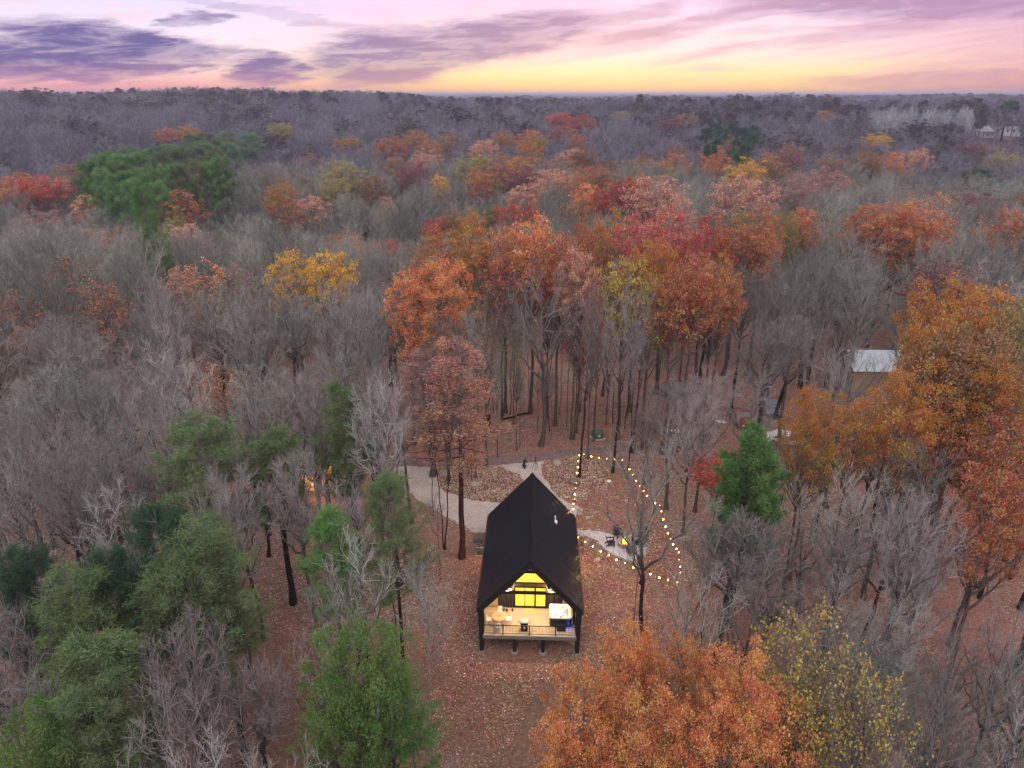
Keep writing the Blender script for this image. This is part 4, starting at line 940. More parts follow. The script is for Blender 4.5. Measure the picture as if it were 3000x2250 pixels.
# white roofed shed
sx_, sy_, sz_ = hit(2566, 1150); 
sh = empty('shed', (sx_ - .2, sy_, sz_), R(-2), 'tan walled shed with white metal roof behind trees at the right', 'shed')
for k in range(6): MB().box(-3.35 + k * 1.12, -3.35 + k * 1.12 + 1.11, 0, .12, 0, 3.5).build('wall_panel', M['osb'], sh)
MB().prism([(0.125, 0), (5.2, 0), (5.2, 3.5), (2.66, 5.1), (.125, 3.5)], 'x', -3.35, -3.23).build('end_wall', M['osb'], sh); MB().prism([(0.125, 0), (5.2, 0), (5.2, 3.5), (2.66, 5.1), (.125, 3.5)], 'x', 3.23, 3.35).build('end_wall', M['osb'], sh)
for k in range(8):
    x0 = -3.75 + k * .9375
    MB().prism([(-.55, 3.30), (2.67, 5.36), (2.67, 5.44), (-.55, 3.38)], 'x', x0, x0 + .925).prism([(-.55, 3.385), (2.67, 5.445), (2.67, 5.48), (-.55, 3.42)], 'x', x0 + .01, x0 + .05).build('roof_panel', M['wroof'], sh)
    MB().prism([(5.9, 3.30), (2.68, 5.36), (2.68, 5.44), (5.9, 3.38)], 'x', x0, x0 + .925).build('roof_panel', M['wroof'], sh)
MB().box(-.5, .9, -.02, -.001, .1, 2.2).build('door', M['osb'], sh)
# small cabin with lit window, left woods
hx, hy, hz = hit(862, 1430)
hc = empty('small_cabin', (hx, hy, hz - .3), R(-20), 'small dark cabin with grey roof and orange lit window, half hidden in the left woods', 'cabin')
MB().box(-3, 3, 0, 4.2, 0, 2.7).build('wall', M['siding'], hc)
for s, P in ((1, [(-.5, 2.55), (2.1, 4.3), (2.1, 4.42), (-.5, 2.67)]), (-1, [(4.7, 2.55), (2.11, 4.3), (2.11, 4.42), (4.7, 2.67)])): MB().prism(P, 'x', -3.4, 3.4).build('roof', M['greyroof'], hc)
for s in (-2.95, 2.85): MB().prism([(.02, 2.705), (2.1, 4.25), (4.18, 2.705)], 'x', s, s + .1).build('gable', M['siding'], hc)
w = MB().box(1.2, 2.7, -.06, -.005, .4, 2.3).build('window', M['metal'], hc); MB().box(1.26, 2.64, -.075, -.062, .46, 2.24).build('pane', M['faroran'], w)
w = MB().box(3.005, 3.05, .8, 2.8, .4, 2.3).build('window', M['metal'], hc); MB().box(3.052, 3.06, .86, 2.74, .46, 2.24).build('pane', M['faroran'], w)
lamp('cabin_window_light', (hx + 3.6, hy - 2.2, hz + 1.6), 110, (1, .42, .12), .3)
# grey roof in the trees at the left and pale roofs at the right, small far houses
def house(px, py, w, d, h, rz, wall, roof, label, name='house', wins=0):
    x, y, z = hit(px, py); o = empty(name, (x, y, z), rz, label, 'house')
    MB().box(-w / 2, w / 2, 0, d, 0, h).build('wall', wall, o); rh = d * .32
    MB().prism([(-.4, h - .1), (d / 2, h + rh), (d + .4, h - .1), (d + .4, h + .08), (d / 2, h + rh + .2), (-.4, h + .08)], 'x', -w / 2 - .4, w / 2 + .4).build('roof', roof, o)
    for s in (-w / 2 + .01, w / 2 - .11): MB().prism([(.05, h + .003), (d / 2, h + rh - .05), (d - .05, h + .003)], 'x', s, s + .1).build('gable', wall, o)
    for k in range(wins):
        wn = MB().box(-.55, .55, -.05, -.004, h * .35, h * .72).build('window', M['white'], o, loc=(-w / 2 + (k + .5) * w / wins, 0, 0)); MB().box(-.45, .45, -.06, -.052, h * .38, h * .69).build('pane', M['glassd'], wn)
    return o
WW = pbr('white_house_wall', (.72, .70, .68), .7, var=.05); RR = pbr('red_roof', (.34, .12, .11), .7); GB = pbr('pale_grey_roof', (.42, .42, .46), .6, var=.15)
house(720, 1120, 5, 3.5, 2.0, R(12), M['siding'], M['greyroof'], 'house with pale grey roof deep in the left woods')
house(2350, 892, 8, 5, 2.0, R(-8), M['osb'], GB, 'low house with pale roof among the trees behind the rust oaks', wins=3)
house(2985, 400, 17, 10, 6.5, R(-20), WW, RR, 'far white house with red roof at the right edge of the frame', wins=5)
house(2885, 404, 12, 8, 3.6, R(5), WW, GB, 'far low white house near the right edge', wins=4)
house(2675, 325, 24, 14, 7, R(0), WW, GB, 'tiny pale barn on the far wooded ridge at the right')
# string lights
bA = [(1293, 210), (1286, 255), (1283, 300), (1278, 342), (1270, 424), (1265, 463), (1260, 505), (1257, 547), (1250, 580), (1247, 618), (1243, 657)]
bB = [(1293, 210), (1328, 205), (1386, 217), (1444, 229), (1503, 238), (1563, 243), (1620, 247), (1652, 262)]
bC = [(1652, 262), (1676, 315), (1702, 360), (1728, 405), (1755, 445), (1783, 482), (1811, 517), (1847, 548), (1877, 572), (1908, 593), (1921, 600)]
bD = [(1921, 600), (1921, 637), (1936, 694), (1954, 750), (1970, 800), (1991, 847), (2010, 886), (2036, 920), (2055, 947), (2056, 1006), (2064, 1058), (2065, 1105), (2071, 1176)]
bE = [(1250, 805), (1283, 833), (1340, 869), (1397, 904), (1457, 939), (1518, 971), (1577, 1002), (1643, 1033), (1706, 1062), (1771, 1088), (1838, 1112), (1905, 1138), (1972, 1158), (2042, 1180), (2068, 1172)]
sl_lb = ['string of warm bulbs from the mound tree to the rear right corner of the cabin', 'string of warm bulbs crossing above the road edge at the top of the yard', 'string of warm bulbs descending through the bare tree at the upper right of the yard',
         'string of warm bulbs down the right side of the yard to the post', 'string of warm bulbs from the cabin wall along the front of the fire pit patio']
bulbm = MB().ball((0, 0, -.14), .055, .055, .07, 8, 6).mesh('bulb', M['bulb'], True); sockm = MB().tube([(0, 0, 0), (0, 0, -.08)], .022, 6).mesh('socket', M['wirem'])
for L, lb, zz in zip((bA, bB, bC, bD, bE), sl_lb, (5.2, 5.2, 5.2, 4.8, 4.3)):
    P = [onz(*z3([p])[0], zz) for p in L]
    s_ = empty('string_lights', P[0], 0, lb, 'string lights', 'string lights over the yard'); pr = [p - P[0] for p in P]
    MB().tube([p + Vector((0, 0, .005)) for p in pr], .014, 5).build('cable', M['wirem'], s_)
    for p in pr[1:-1] if L is not bA else pr[:-1]:
        link('socket', sockm, s_, p); o_ = link('bulb', bulbm, s_, p); k_ = random.choice((.55, .8, .9, 1, 1.1, 1.25)); o_.scale = (k_,) * 3
for i_ in range(1, 12, 2):
    p = onz(*z3([bE[i_]])[0], 4.2); lamp('string_glow', p - Vector((0, 0, .3)), 13, (1, .62, .30), .1)
for p_ in (bA[6], bA[9], bB[1], bB[5], bD[5], bD[10]): p = onz(*z3([p_])[0], 5.0); lamp('string_glow', p - Vector((0, 0, .3)), 13, (1, .62, .30), .1)
p = onz(*z3([(2068, 1172)])[0], 4.3); gzp = float(ground(p.x, p.y))
pl = empty('light_pole', (p.x, p.y, gzp), 0, 'wooden post holding the corner of the string lights at the lower right', 'post')
MB().box(-.06, .06, -.06, .06, 0, 4.35 - gzp).build('shaft', M['raw'], pl); MB().tube([(.0, -.06, 4.2 - gzp), (0, -.12, 4.2 - gzp), (0, -.12, 4.28 - gzp)], .01, 5).build('hook', M['steel'], pl)
# wall-wash at the house sides seen on the leaves
lamp('eave_light_left', cw(-3.9, 9.3, 3.4), 60, (1, .62, .28), .1)
lamp('eave_light_right', cw(3.9, 8.6, 3.3), 60, (1, .62, .28), .1); lamp('eave_light_right', cw(3.9, 4.0, 3.0), 45, (1, .62, .28), .1)
for (x, y, z) in ((-3.62, 9.3, 3.4), (3.62, 8.6, 3.3), (3.62, 4.0, 3.0)):
    s = 1 if x > 0 else -1; l_ = MB().tube([(x, y, z - .12), (x, y, z + .12)], .05, 8).build('side_lamp', M['metal'], cabin); MB().ball((x + s * .1, y, z - .02), .05).build('bulb', M['sconce'], l_, True)
# ------------------------------------------------------------------ trees
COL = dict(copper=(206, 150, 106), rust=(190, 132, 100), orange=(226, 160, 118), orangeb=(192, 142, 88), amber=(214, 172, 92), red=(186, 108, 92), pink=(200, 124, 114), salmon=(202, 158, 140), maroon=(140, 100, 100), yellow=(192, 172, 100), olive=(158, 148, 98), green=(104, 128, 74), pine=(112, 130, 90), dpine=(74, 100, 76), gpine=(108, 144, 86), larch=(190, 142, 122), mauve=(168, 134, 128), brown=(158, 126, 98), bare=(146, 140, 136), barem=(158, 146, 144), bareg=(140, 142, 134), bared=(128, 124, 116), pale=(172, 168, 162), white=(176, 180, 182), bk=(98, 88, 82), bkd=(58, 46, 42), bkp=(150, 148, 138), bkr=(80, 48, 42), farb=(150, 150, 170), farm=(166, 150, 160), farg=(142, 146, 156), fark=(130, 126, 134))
K_ = {k: lin(*v) for k, v in COL.items()}
placed = []     # x, y, crown radius, top z, crown base z (everything planted)
ntree = {'n': 0}
def plant(key, x, y, rad, h, rz, bark, crown, label, cat='tree', group=None, name='tree', lean=(0, 0)):
    z = float(ground(x, y)) - .15
    r = empty(name, (x, y, z), rz, label, cat, group); r.rotation_euler = (lean[0], lean[1], rz)
    s = rad / RAD[key]; r.scale = (s, s, h / H0)
    tm, cm = LIB[key]
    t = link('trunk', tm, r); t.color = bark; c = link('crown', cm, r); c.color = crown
    return r
rt = random.Random(11)
heroes = []      # (px centre, px half w, py top, py bottom, Y) for occlusion tests
def hero_reg(x, y, rad, h, c0=.4, key=''):
    z = float(ground(x, y)); u, vt = pix(x, y, z + h); _, vb = pix(x, y, z + h * c0); hw = F * rad / math.hypot(y, CH - z - h)
    heroes.append((float(u), hw * (.25 if 'sparse' in key else .7 if 'pine' in key and key != 'greenpine' and y < 120 else 1), float(vt), float(vb), y, x, rad * (.5 if 'sparse' in key else .75)))
def top_tree(px, pyt, wpx, h, key, crown, label, bark='bk', name='autumn_tree', cat='tree', c0=.62, group=None):
    x, y, z = hit(px, pyt, h * .97); d = math.sqrt(x * x + y * y + (CH - z - h * .75) ** 2)
    rad = min(wpx / 2 / F * d, 8.0)
    hero_reg(x, y, rad, h, c0, key)
    return plant(key, x, y, rad, h, rt.uniform(0, 6.28), K_[bark], K_[crown], label, cat, group, name)
def base_tree(px, pyb, rad, h, key, crown, label, bark='bk', name='bare_tree', lean=(0, 0), cat='tree', reg=False, group=None):
    x, y, z = hit(px, pyb)
    if reg: hero_reg(x, y, rad, h)
    placed.append((x, y, rad * .4))
    return plant(key, x, y, rad, h, rt.uniform(0, 6.28), K_[bark], K_[crown], label, cat, group, name, lean)

# trees whose trunks stand in the open around the cabin
Z = lambda X, Y: (1200 + X / 2.602, 1250 + Y / 2.602)
base_tree(*Z(270, 940), 2.6, 20, 'bare_thin', 'bared', 'tall dark double trunk left of the gravel drive, nearest the cabin left corner', 'bkd', lean=(0, R(-5)))
base_tree(*Z(262, 935), 2.2, 17, 'bare_thin', 'bared', 'thinner dark trunk crossing the double trunk left of the gravel drive', 'bkd', lean=(0, R(2)))
base_tree(*Z(180, 680), 1.8, 13, 'bare_thin', 'bared', 'slim mossy trunk at the left edge of the gravel drive', 'bk')
base_tree(*Z(300, 420), 3.2, 19, 'bare_fork', 'bared', 'thick grey trunk at the left end of the left mound', 'bk')
base_tree(*Z(322, 300), 2.2, 17, 'bare_thin', 'bared', 'slanting thin trunk behind the thick grey trunk by the road', 'bk', lean=(0, R(4)))
base_tree(*Z(402, 372), 2.4, 18, 'bare_thin', 'bareg', 'straight greenish trunk at the back of the left mound', 'bkp')
base_tree(*Z(506, 392), 2.6, 19, 'bare_thin', 'bareg', 'dark straight trunk on the back of the left mound right of the greenish one', 'bk')
base_tree(*Z(680, 440), 1.2, 15, 'bare_thin', 'bareg', 'pale mottled trunk with broken top in the middle of the left mound', 'bkp')
base_tree(*Z(1000, 146), 4.6, 21, 'open0', 'bare', 'big spreading bare oak straight behind the cabin across the road', 'bk')
base_tree(*Z(1252, 100), 2.6, 19, 'bare_thin', 'bare', 'dark trunk beside the string light tree across the road', 'bkd')
base_tree(*Z(1292, 388), 3.0, 20, 'bare_fork', 'bare', 'tree on the right mound holding the first string light hook', 'bkd')
base_tree(*Z(1360, 236), 2.6, 20, 'bare_thin', 'bare', 'straight dark trunk at the road edge right of the string light tree', 'bk')
base_tree(*Z(1548, 350), 3.0, 21, 'bare_fork', 'bare', 'dark twin trunk at the right end of the right mound, right stem', 'bkd')
base_tree(*Z(1528, 345), 2.0, 17, 'bare_thin', 'barem', 'leaning paler stem of the twin trunk at the right end of the right mound', 'bkp', lean=(0, R(-5)))
base_tree(*Z(1658, 402), 2.6, 18, 'bare_thin', 'barem', 'tree holding the upper right corner of the string lights', 'bkd')
base_tree(*Z(1690, 196), 2.8, 20, 'bare_fork', 'bare', 'cluster trunk at the road edge right of centre, left stem', 'bkd')
base_tree(*Z(1712, 200), 2.6, 19, 'bare_thin', 'bare', 'cluster trunk at the road edge right of centre, right stem', 'bk')
base_tree(*Z(840, 166), 1.2, 10, 'bare_thin', 'barem', 'thin sapling at the far road edge left of the big spreading oak', 'bkr')
base_tree(*Z(1078, 100), 1.6, 9, 'bare_thin', 'barem', 'pale thin sapling right of the big spreading oak', 'bk')
base_tree(1882, 1988, 4.0, 21, 'bare_fork', 'bareg', 'forked bare tree in front of the fire pit patio', 'bkd', lean=(0, R(3)))
base_tree(1856, 1876, 1.3, 12.5, 'bare_thin', 'bared', 'thin crooked black trunk left of the forked tree', 'bkd', lean=(0, R(-2)))
base_tree(1968, 1932, 1.8, 13, 'bare_thin', 'bared', 'curved dark trunk leaning right below the light pole', 'bkr', lean=(0, R(17)))
base_tree(2042, 1952, 1.4, 12, 'bare_thin', 'bared', 'slim dark trunk right of the curved leaning trunk', 'bkd')
base_tree(2087, 1972, 3.4, 14, 'bare3', 'barem', 'pinkish grey bare tree with dense twigs right of the light pole', 'bkd')
base_tree(2230, 1990, 4.0, 13, 'bare5', 'bare', 'grey bare tree with upswept limbs right of the string lights', 'bk')
base_tree(1274, 2262, 3.0, 17.5, 'bare_thin', 'pale', 'slender pale bare tree left of the cabin front, trunk at the bottom edge', 'bkp')
base_tree(1216, 2262, 1.6, 8, 'bare_thin', 'bared', 'short dark forked trunk at the bottom edge beside the slender pale tree', 'bk')
base_tree(1290, 1700, 1.6, 9, 'bare_thin', 'bare', 'small twiggy tree close to the left front corner of the cabin', 'bk')
base_tree(1165, 1905, 2.4, 17, 'bare_thin', 'barem', 'dark straight trunk left of the clearing, bare top', 'bkr')
for (px, py, rad, h, lb) in ((1952, 1490, 3.0, 14, 'fine mauve grey bare tree inside the right loop of string lights'), (2000, 1560, 2.6, 14, 'dark limbed tree leaning beside the right string lights'), (2035, 1500, 2.8, 15, 'dark twin limbed tree behind the right string lights'),
                             (1885, 1420, 2.0, 9, 'pale mauve bare tree at the top right of the yard'), (2020, 1385, 2.4, 11, 'wide mauve bare tree by the road at the upper right of the yard')):
    base_tree(px, py, rad, h, 'bare%d' % rt.randrange(6), 'barem', lb, 'bk')
for (px, py, h) in ((1470, 1230, 18), (1505, 1245, 17), (1555, 1215, 19), (1600, 1235, 18), (1640, 1215, 17), (1660, 1250, 20), (1740, 1230, 19), (1775, 1215, 18), (1795, 1240, 21), (1835, 1225, 19), (1860, 1245, 20), (1885, 1215, 18),
                     (1935, 1240, 20), (1350, 1235, 18), (1400, 1210, 19), (1310, 1255, 18), (1445, 1205, 17), (1830, 1255, 19), (1345, 1280, 16), (1610, 1265, 9), (1575, 1268, 8), (1495, 1215, 9), (1700, 1205, 18), (1925, 1200, 20)):
    base_tree(px, py, rt.uniform(1.7, 2.6), h, 'bare_thin', rt.choice(['bare', 'barem', 'bared']), 'dark straight trunk among the group on the leaf floor across the road', rt.choice(['bkd', 'bk', 'bkd']), lean=(0, R(rt.uniform(-4, 4))), group='trunks on the leaf floor across the road')
# stump and fallen logs
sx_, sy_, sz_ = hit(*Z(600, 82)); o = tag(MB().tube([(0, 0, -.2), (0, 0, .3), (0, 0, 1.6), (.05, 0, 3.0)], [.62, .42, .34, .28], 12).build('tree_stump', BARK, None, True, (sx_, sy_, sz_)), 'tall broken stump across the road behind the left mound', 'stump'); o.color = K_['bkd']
for a, b, r_, lb in (((1470, 1232), (1512, 1222), .16, 'short fallen log on the leaf floor, left one of two'), ((1515, 1218), (1556, 1212), .15, 'short fallen log on the leaf floor, right one of two'), ((1862, 2010), (1895, 2030), .14, 'dark fallen log between the orange crowns at the foot of the forked tree'),
                     ((2690 / 1.0, 2250), (2760, 2220), .2, 'fallen log in the lower right woods')):
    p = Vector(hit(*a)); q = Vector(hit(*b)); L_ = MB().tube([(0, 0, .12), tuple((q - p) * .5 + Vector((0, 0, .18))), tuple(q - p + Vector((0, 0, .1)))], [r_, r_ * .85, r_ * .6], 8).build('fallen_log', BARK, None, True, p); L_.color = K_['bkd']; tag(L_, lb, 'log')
# the larch-like conifer
x, y, z = hit(*Z(397, 1000)); hero_reg(x, y, 3.4, 21.5, .5)
plant('larch', x, y, 3.7, 21.5, .4, K_['bkr'], K_['larch'], 'tall conifer with tiered copper needles on a straight dark red trunk left of the cabin', name='larch_tree')
top_tree(1250, 1030, 230, 15, 'larch', 'mauve', 'dusky pink tiered tree just left of the copper conifer', name='larch_tree')
T = [
 # x, top y, width, height, kind, colour, label
 (1290, 800, 210, 22, 'fine0', 'orange', 'bright orange oak at the left front of the central grove'), (1190, 840, 120, 20, 'leafy1', 'orange', 'small bright orange crown at the outer left of the central grove'), (1245, 985, 120, 15, 'leafy2', 'orange', 'low orange crown above the dusky pink tiered tree'),
 (1340, 905, 110, 16, 'sparse0', 'orange', 'thin orange leaved tree between the bright orange oak and the bare oak'), (1290, 728, 150, 22, 'leafy0', 'rust', 'rust crown at the left rear of the central grove'), (1250, 775, 110, 22, 'leafy3', 'brown', 'brown crown just behind the bright orange oak'),
 (1390, 706, 130, 23, 'leafy3', 'orangeb', 'golden brown crown left of centre at the rear of the grove'), (1480, 715, 150, 23, 'leafy1', 'rust', 'coral orange crown in the rear row of the grove, left of centre'), (1560, 690, 160, 24, 'leafy0', 'orange', 'coral orange crown in the rear row of the grove, middle'),
 (1640, 735, 130, 23, 'leafy2', 'rust', 'rust crown right of the middle in the rear row of the grove'), (1715, 690, 160, 24, 'fine1', 'rust', 'tall deep orange oak in the rear row of the grove'), (1790, 668, 110, 24, 'leafy4', 'orangeb', 'dark golden brown crown at the rear behind the pink red maples'),
 (1880, 690, 150, 24, 'leafy0', 'pink', 'pink red maple right of centre in the grove'), (1960, 665, 170, 24, 'leafy3', 'pink', 'largest pink red maple at the rear right of the grove'), (2030, 735, 110, 22, 'leafy1', 'red', 'red crown in front of the largest pink red maple'),
 (1920, 745, 170, 23, 'fine0', 'orangeb', 'golden orange oak in front of the pink red maples'), (2040, 800, 150, 22, 'leafy2', 'rust', 'deep rust crown low at the right of the grove'), (2105, 800, 120, 21, 'leafy4', 'orangeb', 'brown orange crown at the right outer edge of the grove'),
 (1980, 855, 160, 20, 'leafy0', 'rust', 'low rust crown hanging at the right front of the grove'), (2120, 850, 100, 19, 'leafy2', 'rust', 'rust crown beside the bare trees at the right of the grove'),
 (1690, 780, 120, 22, 'leafy1', 'salmon', 'salmon brown crown in the middle of the grove front'), (1610, 770, 110, 21, 'sparse1', 'rust', 'sparse rust leaved tree above the bare oak'), (1470, 790, 110, 20, 'sparse0', 'pink', 'sparse pink leaved tree above the bare oak left side'),
 (1840, 805, 150, 21, 'leafy3', 'yellow', 'yellow green oak at the front of the grove, left of the two'), (1915, 872, 120, 19, 'leafy1', 'yellow', 'yellow oak with drooping crown at the front of the grove, right of the two'), (1760, 860, 90, 19, 'sparse1', 'yellow', 'thin yellow green leaved tree at the grove front'),
 (1745, 840, 70, 21, 'sparse0', 'red', 'sparse scarlet leaved maple in the grove front'), (1700, 985, 90, 13, 'leafy2', 'pink', 'small pink red maple low in front of the grove'), (1790, 990, 60, 12, 'sparse1', 'pink', 'small sparse pink maple right of the other low one'),
 (1455, 965, 70, 16, 'sparse1', 'green', 'green leaved ivy clad tree left of the bare oak'), (1515, 1000, 60, 14, 'sparse0', 'green', 'small tree with green vine leaves under the bare oak'), (1420, 880, 130, 20, 'sparse0', 'brown', 'brown sparse leaved tree left behind the bare oak'),
 (2170, 680, 190, 22, 'leafy4', 'rust', 'wide rust red crown right of the grove'), (2080, 690, 130, 22, 'leafy0', 'red', 'dull red crown joining the grove to the wide rust one'), (2250, 660, 90, 22, 'leafy1', 'rust', 'rust crown behind the yellow green one at the right'), (2290, 655, 90, 21, 'leafy3', 'olive', 'olive yellow crown in the row right of the grove'),
 (2350, 640, 100, 21, 'leafy2', 'rust', 'rust crown right of the olive yellow crown'), (2180, 655, 90, 22, 'leafy2', 'olive', 'olive crown at the rear of the wide rust red crown'), (2240, 720, 90, 20, 'leafy0', 'rust', 'low rust crown right of the wide rust red one'),
 (1920, 548, 150, 24, 'leafy3', 'salmon', 'large dusty salmon crown behind the grove'), (1990, 610, 100, 22, 'leafy1', 'salmon', 'salmon crown right of the large dusty one'), (2185, 555, 160, 24, 'leafy0', 'salmon', 'large pale salmon crown right of the middle distance'), (2190, 492, 110, 23, 'leafy4', 'amber', 'amber orange crown standing above the pale salmon one'),
 (2300, 462, 90, 22, 'leafy2', 'maroon', 'dull maroon crown in the middle distance right'), (2250, 470, 70, 22, 'leafy1', 'rust', 'rust crown beside the dull maroon one in the middle distance'), (2100, 468, 70, 22, 'leafy0', 'rust', 'small rust crown in the middle distance above the dusty salmon tree'),
 (1850, 553, 90, 22, 'leafy0', 'red', 'dark red crown left of the large dusty salmon tree'), (1790, 560, 100, 22, 'leafy2', 'red', 'scarlet crown in the row behind the grove'), (1720, 565, 90, 22, 'leafy1', 'orange', 'orange crown at the left of the row behind the grove'), (1870, 530, 70, 22, 'leafy4', 'rust', 'rust crown at the top of the row behind the grove'),
 (1690, 610, 90, 21, 'leafy3', 'brown', 'brown crown in front of the row behind the grove'), (1500, 618, 110, 21, 'leafy0', 'red', 'bright red maple behind the grove, right of two'), (1560, 620, 60, 20, 'leafy1', 'red', 'small crimson crown behind the grove'), (1385, 640, 90, 21, 'leafy4', 'orangeb', 'orange brown crown between the red maples'),
 (1290, 655, 90, 20, 'leafy2', 'red', 'bright red maple behind the grove at its left'), (1135, 725, 120, 18, 'leafy3', 'red', 'low red crown left of the grove'), (1330, 640, 70, 21, 'leafy0', 'brown', 'tawny crown beside the left red maple'), (1450, 620, 60, 19, 'leafy2', 'green', 'small green tree between the red maples'),
 (2620, 625, 210, 23, 'fine0', 'rust', 'big rust orange oak at the right middle distance'), (2700, 640, 140, 22, 'leafy0', 'rust', 'rust lobe on the right side of the big rust oak'), (2530, 655, 100, 21, 'leafy3', 'rust', 'rust crown at the left side of the big rust oak'), (2975, 655, 150, 22, 'leafy1', 'rust', 'rust crown cut by the right frame edge'),
 (2850, 580, 140, 22, 'leafy4', 'maroon', 'maroon crown at the right middle distance'), (2740, 600, 130, 22, 'sparse0', 'salmon', 'dusty pink thin crown left of the maroon one'), (2770, 812, 150, 20, 'leafy2', 'maroon', 'dusky maroon crown above the right hand orange oaks'),
 (2785, 870, 215, 24, 'fine1', 'orangeb', 'large golden brown oak at the right, highest of the three'), (2900, 905, 210, 23, 'leafy3', 'orangeb', 'golden brown oak at the right beside the highest one'), (2990, 950, 130, 23, 'leafy1', 'olive', 'olive brown oak touching the right frame edge'), (2750, 985, 130, 22, 'leafy0', 'orangeb', 'golden brown crown leaning over the white roofed shed'),
 (2850, 1000, 260, 22, 'leafy4', 'brown', 'broad brown oak behind the right hand orange oaks'), (2770, 1050, 190, 21, 'leafy2', 'brown', 'brown crown right of the white roofed shed'), (2890, 1095, 250, 21, 'fine0', 'orangeb', 'large amber oak at the far right, in front of the broad brown oak'), (2670, 1135, 230, 20, 'fine1', 'orangeb', 'large amber oak below the white roofed shed'),
 (2390, 1180, 160, 18, 'fine0', 'orangeb', 'rounded amber oak just right of the bright green pine'), (2520, 1220, 120, 15, 'leafy1', 'orangeb', 'small amber crown between the two large amber oaks'), (2780, 1260, 180, 17, 'leafy0', 'rust', 'rust crown under the large amber oaks'), (2960, 1290, 200, 19, 'leafy3', 'rust', 'rust oak on the right frame edge, middle height'),
 (2940, 1430, 230, 18, 'fine1', 'rust', 'rust orange oak at the right frame edge, lower one'), (2380, 1320, 130, 13, 'leafy2', 'olive', 'olive brown low crown below the rounded amber oak'), (2110, 1360, 130, 9, 'leafy2', 'red', 'low red maple left of the bright green pine'),
 (2740, 1560, 120, 12, 'sparse1', 'rust', 'rusty pink thin crown in the lower right woods'),
 (1850, 1885, 230, 17, 'fine0', 'copper', 'orange oak at the bottom nearest the cabin, left upper lobe'), (1990, 1920, 220, 18, 'fine1', 'copper', 'orange oak at the bottom, upper middle crown'), (2170, 1960, 250, 19, 'fine0', 'copper', 'orange oak at the bottom, right crown'), (1720, 2010, 260, 18, 'fine1', 'copper', 'orange oak at the bottom left of the group'),
 (1900, 2090, 300, 19, 'fine0', 'copper', 'orange oak at the bottom centre of the group'), (2120, 2130, 290, 18, 'fine1', 'copper', 'orange oak at the bottom edge, right of centre'), (1680, 2150, 260, 18, 'fine1', 'copper', 'orange oak cut by the bottom edge at the left of the group'), (2280, 2080, 190, 16, 'leafy2', 'copper', 'orange brown crown at the right of the bottom group'),
 (2370, 1855, 290, 19, 'sparse0', 'yellow', 'sparse yellow green leaved tree right of the bottom orange oaks'), (2440, 1950, 240, 18, 'sparse1', 'olive', 'sparse olive leaved tree behind the yellow green one'), (2560, 2040, 240, 19, 'sparse0', 'yellow', 'sparse yellow leaved tree at the bottom right'), (2330, 1990, 200, 17, 'sparse1', 'yellow', 'thin yellow orange tree touching the right orange oak'),
 (850, 772, 120, 19, 'leafy1', 'amber', 'amber yellow crown left of the grove, left of two'), (970, 772, 130, 19, 'leafy3', 'amber', 'amber yellow crown left of the grove, right of two'), (600, 800, 230, 17, 'sparse0', 'orange', 'faded orange thin crown at the left middle distance'), (530, 820, 110, 16, 'leafy0', 'salmon', 'faded salmon crown at the left end of the thin orange one'),
 (700, 800, 130, 17, 'sparse1', 'salmon', 'faded pink orange thin crown left of the amber ones'), (220, 780, 190, 18, 'sparse1', 'rust', 'thin rusty crown at the far left'), (290, 860, 170, 17, 'sparse0', 'rust', 'thin rusty leaved tree among grey ones at the left'), (40, 880, 170, 18, 'sparse1', 'rust', 'thin rusty crown at the left frame edge'), (60, 1000, 120, 16, 'sparse0', 'orangeb', 'sparse orange leaved tree low at the left frame edge'),
 (640, 1090, 160, 12, 'sparse1', 'orange', 'small sparse tan orange tree in the left woods'),
 (820, 558, 80, 24, 'leafy0', 'orangeb', 'tall brown orange crown on the far slope left of centre'), (850, 620, 70, 22, 'leafy3', 'brown', 'olive brown crown below the tall brown orange one'), (1000, 492, 110, 22, 'leafy1', 'olive', 'yellow olive crown on the far slope left of centre'), (1020, 410, 100, 22, 'leafy4', 'orangeb', 'orange brown crown high on the far slope'),
 (820, 370, 80, 23, 'leafy2', 'olive', 'rounded olive green crown right of the pine grove'), (1290, 530, 50, 18, 'leafy0', 'amber', 'small amber crown on the far slope at centre'), (520, 512, 90, 22, 'leafy4', 'maroon', 'maroon crown in front of the pine grove'), (590, 515, 80, 22, 'leafy1', 'rust', 'orange crown right of the maroon one before the pines'),
 (40, 532, 110, 23, 'leafy0', 'rust', 'rust orange crown at the far left, leftmost of the row'), (120, 535, 110, 23, 'leafy2', 'red', 'dull red crown at the far left'), (200, 492, 130, 22, 'leafy3', 'brown', 'tawny crown left end of the pine grove'), (270, 525, 110, 22, 'leafy4', 'maroon', 'maroon brown crown under the left end of the pine grove'),
 (490, 385, 90, 22, 'leafy0', 'rust', 'rust crown behind the pine grove, left'), (550, 378, 90, 22, 'leafy1', 'orangeb', 'amber crown behind the pine grove, right'), (1130, 590, 40, 16, 'leafy2', 'salmon', 'tiny salmon crown on the far slope'), (1160, 480, 90, 20, 'leafy1', 'brown', 'tawny crown on the far slope right of centre'), (1210, 495, 90, 20, 'leafy4', 'maroon', 'dusky brown crown on the far slope'),
 (1480, 470, 90, 21, 'leafy0', 'brown', 'tawny round crown at the centre of the middle distance'), (1555, 395, 80, 21, 'leafy1', 'rust', 'orange crown high in the centre'), (1575, 410, 60, 20, 'leafy3', 'olive', 'olive crown overlapping the high orange one'), (1640, 340, 110, 22, 'leafy2', 'red', 'dark red crown high right of centre'), (1700, 350, 90, 22, 'leafy0', 'red', 'dull red crown beside the dark red one'),
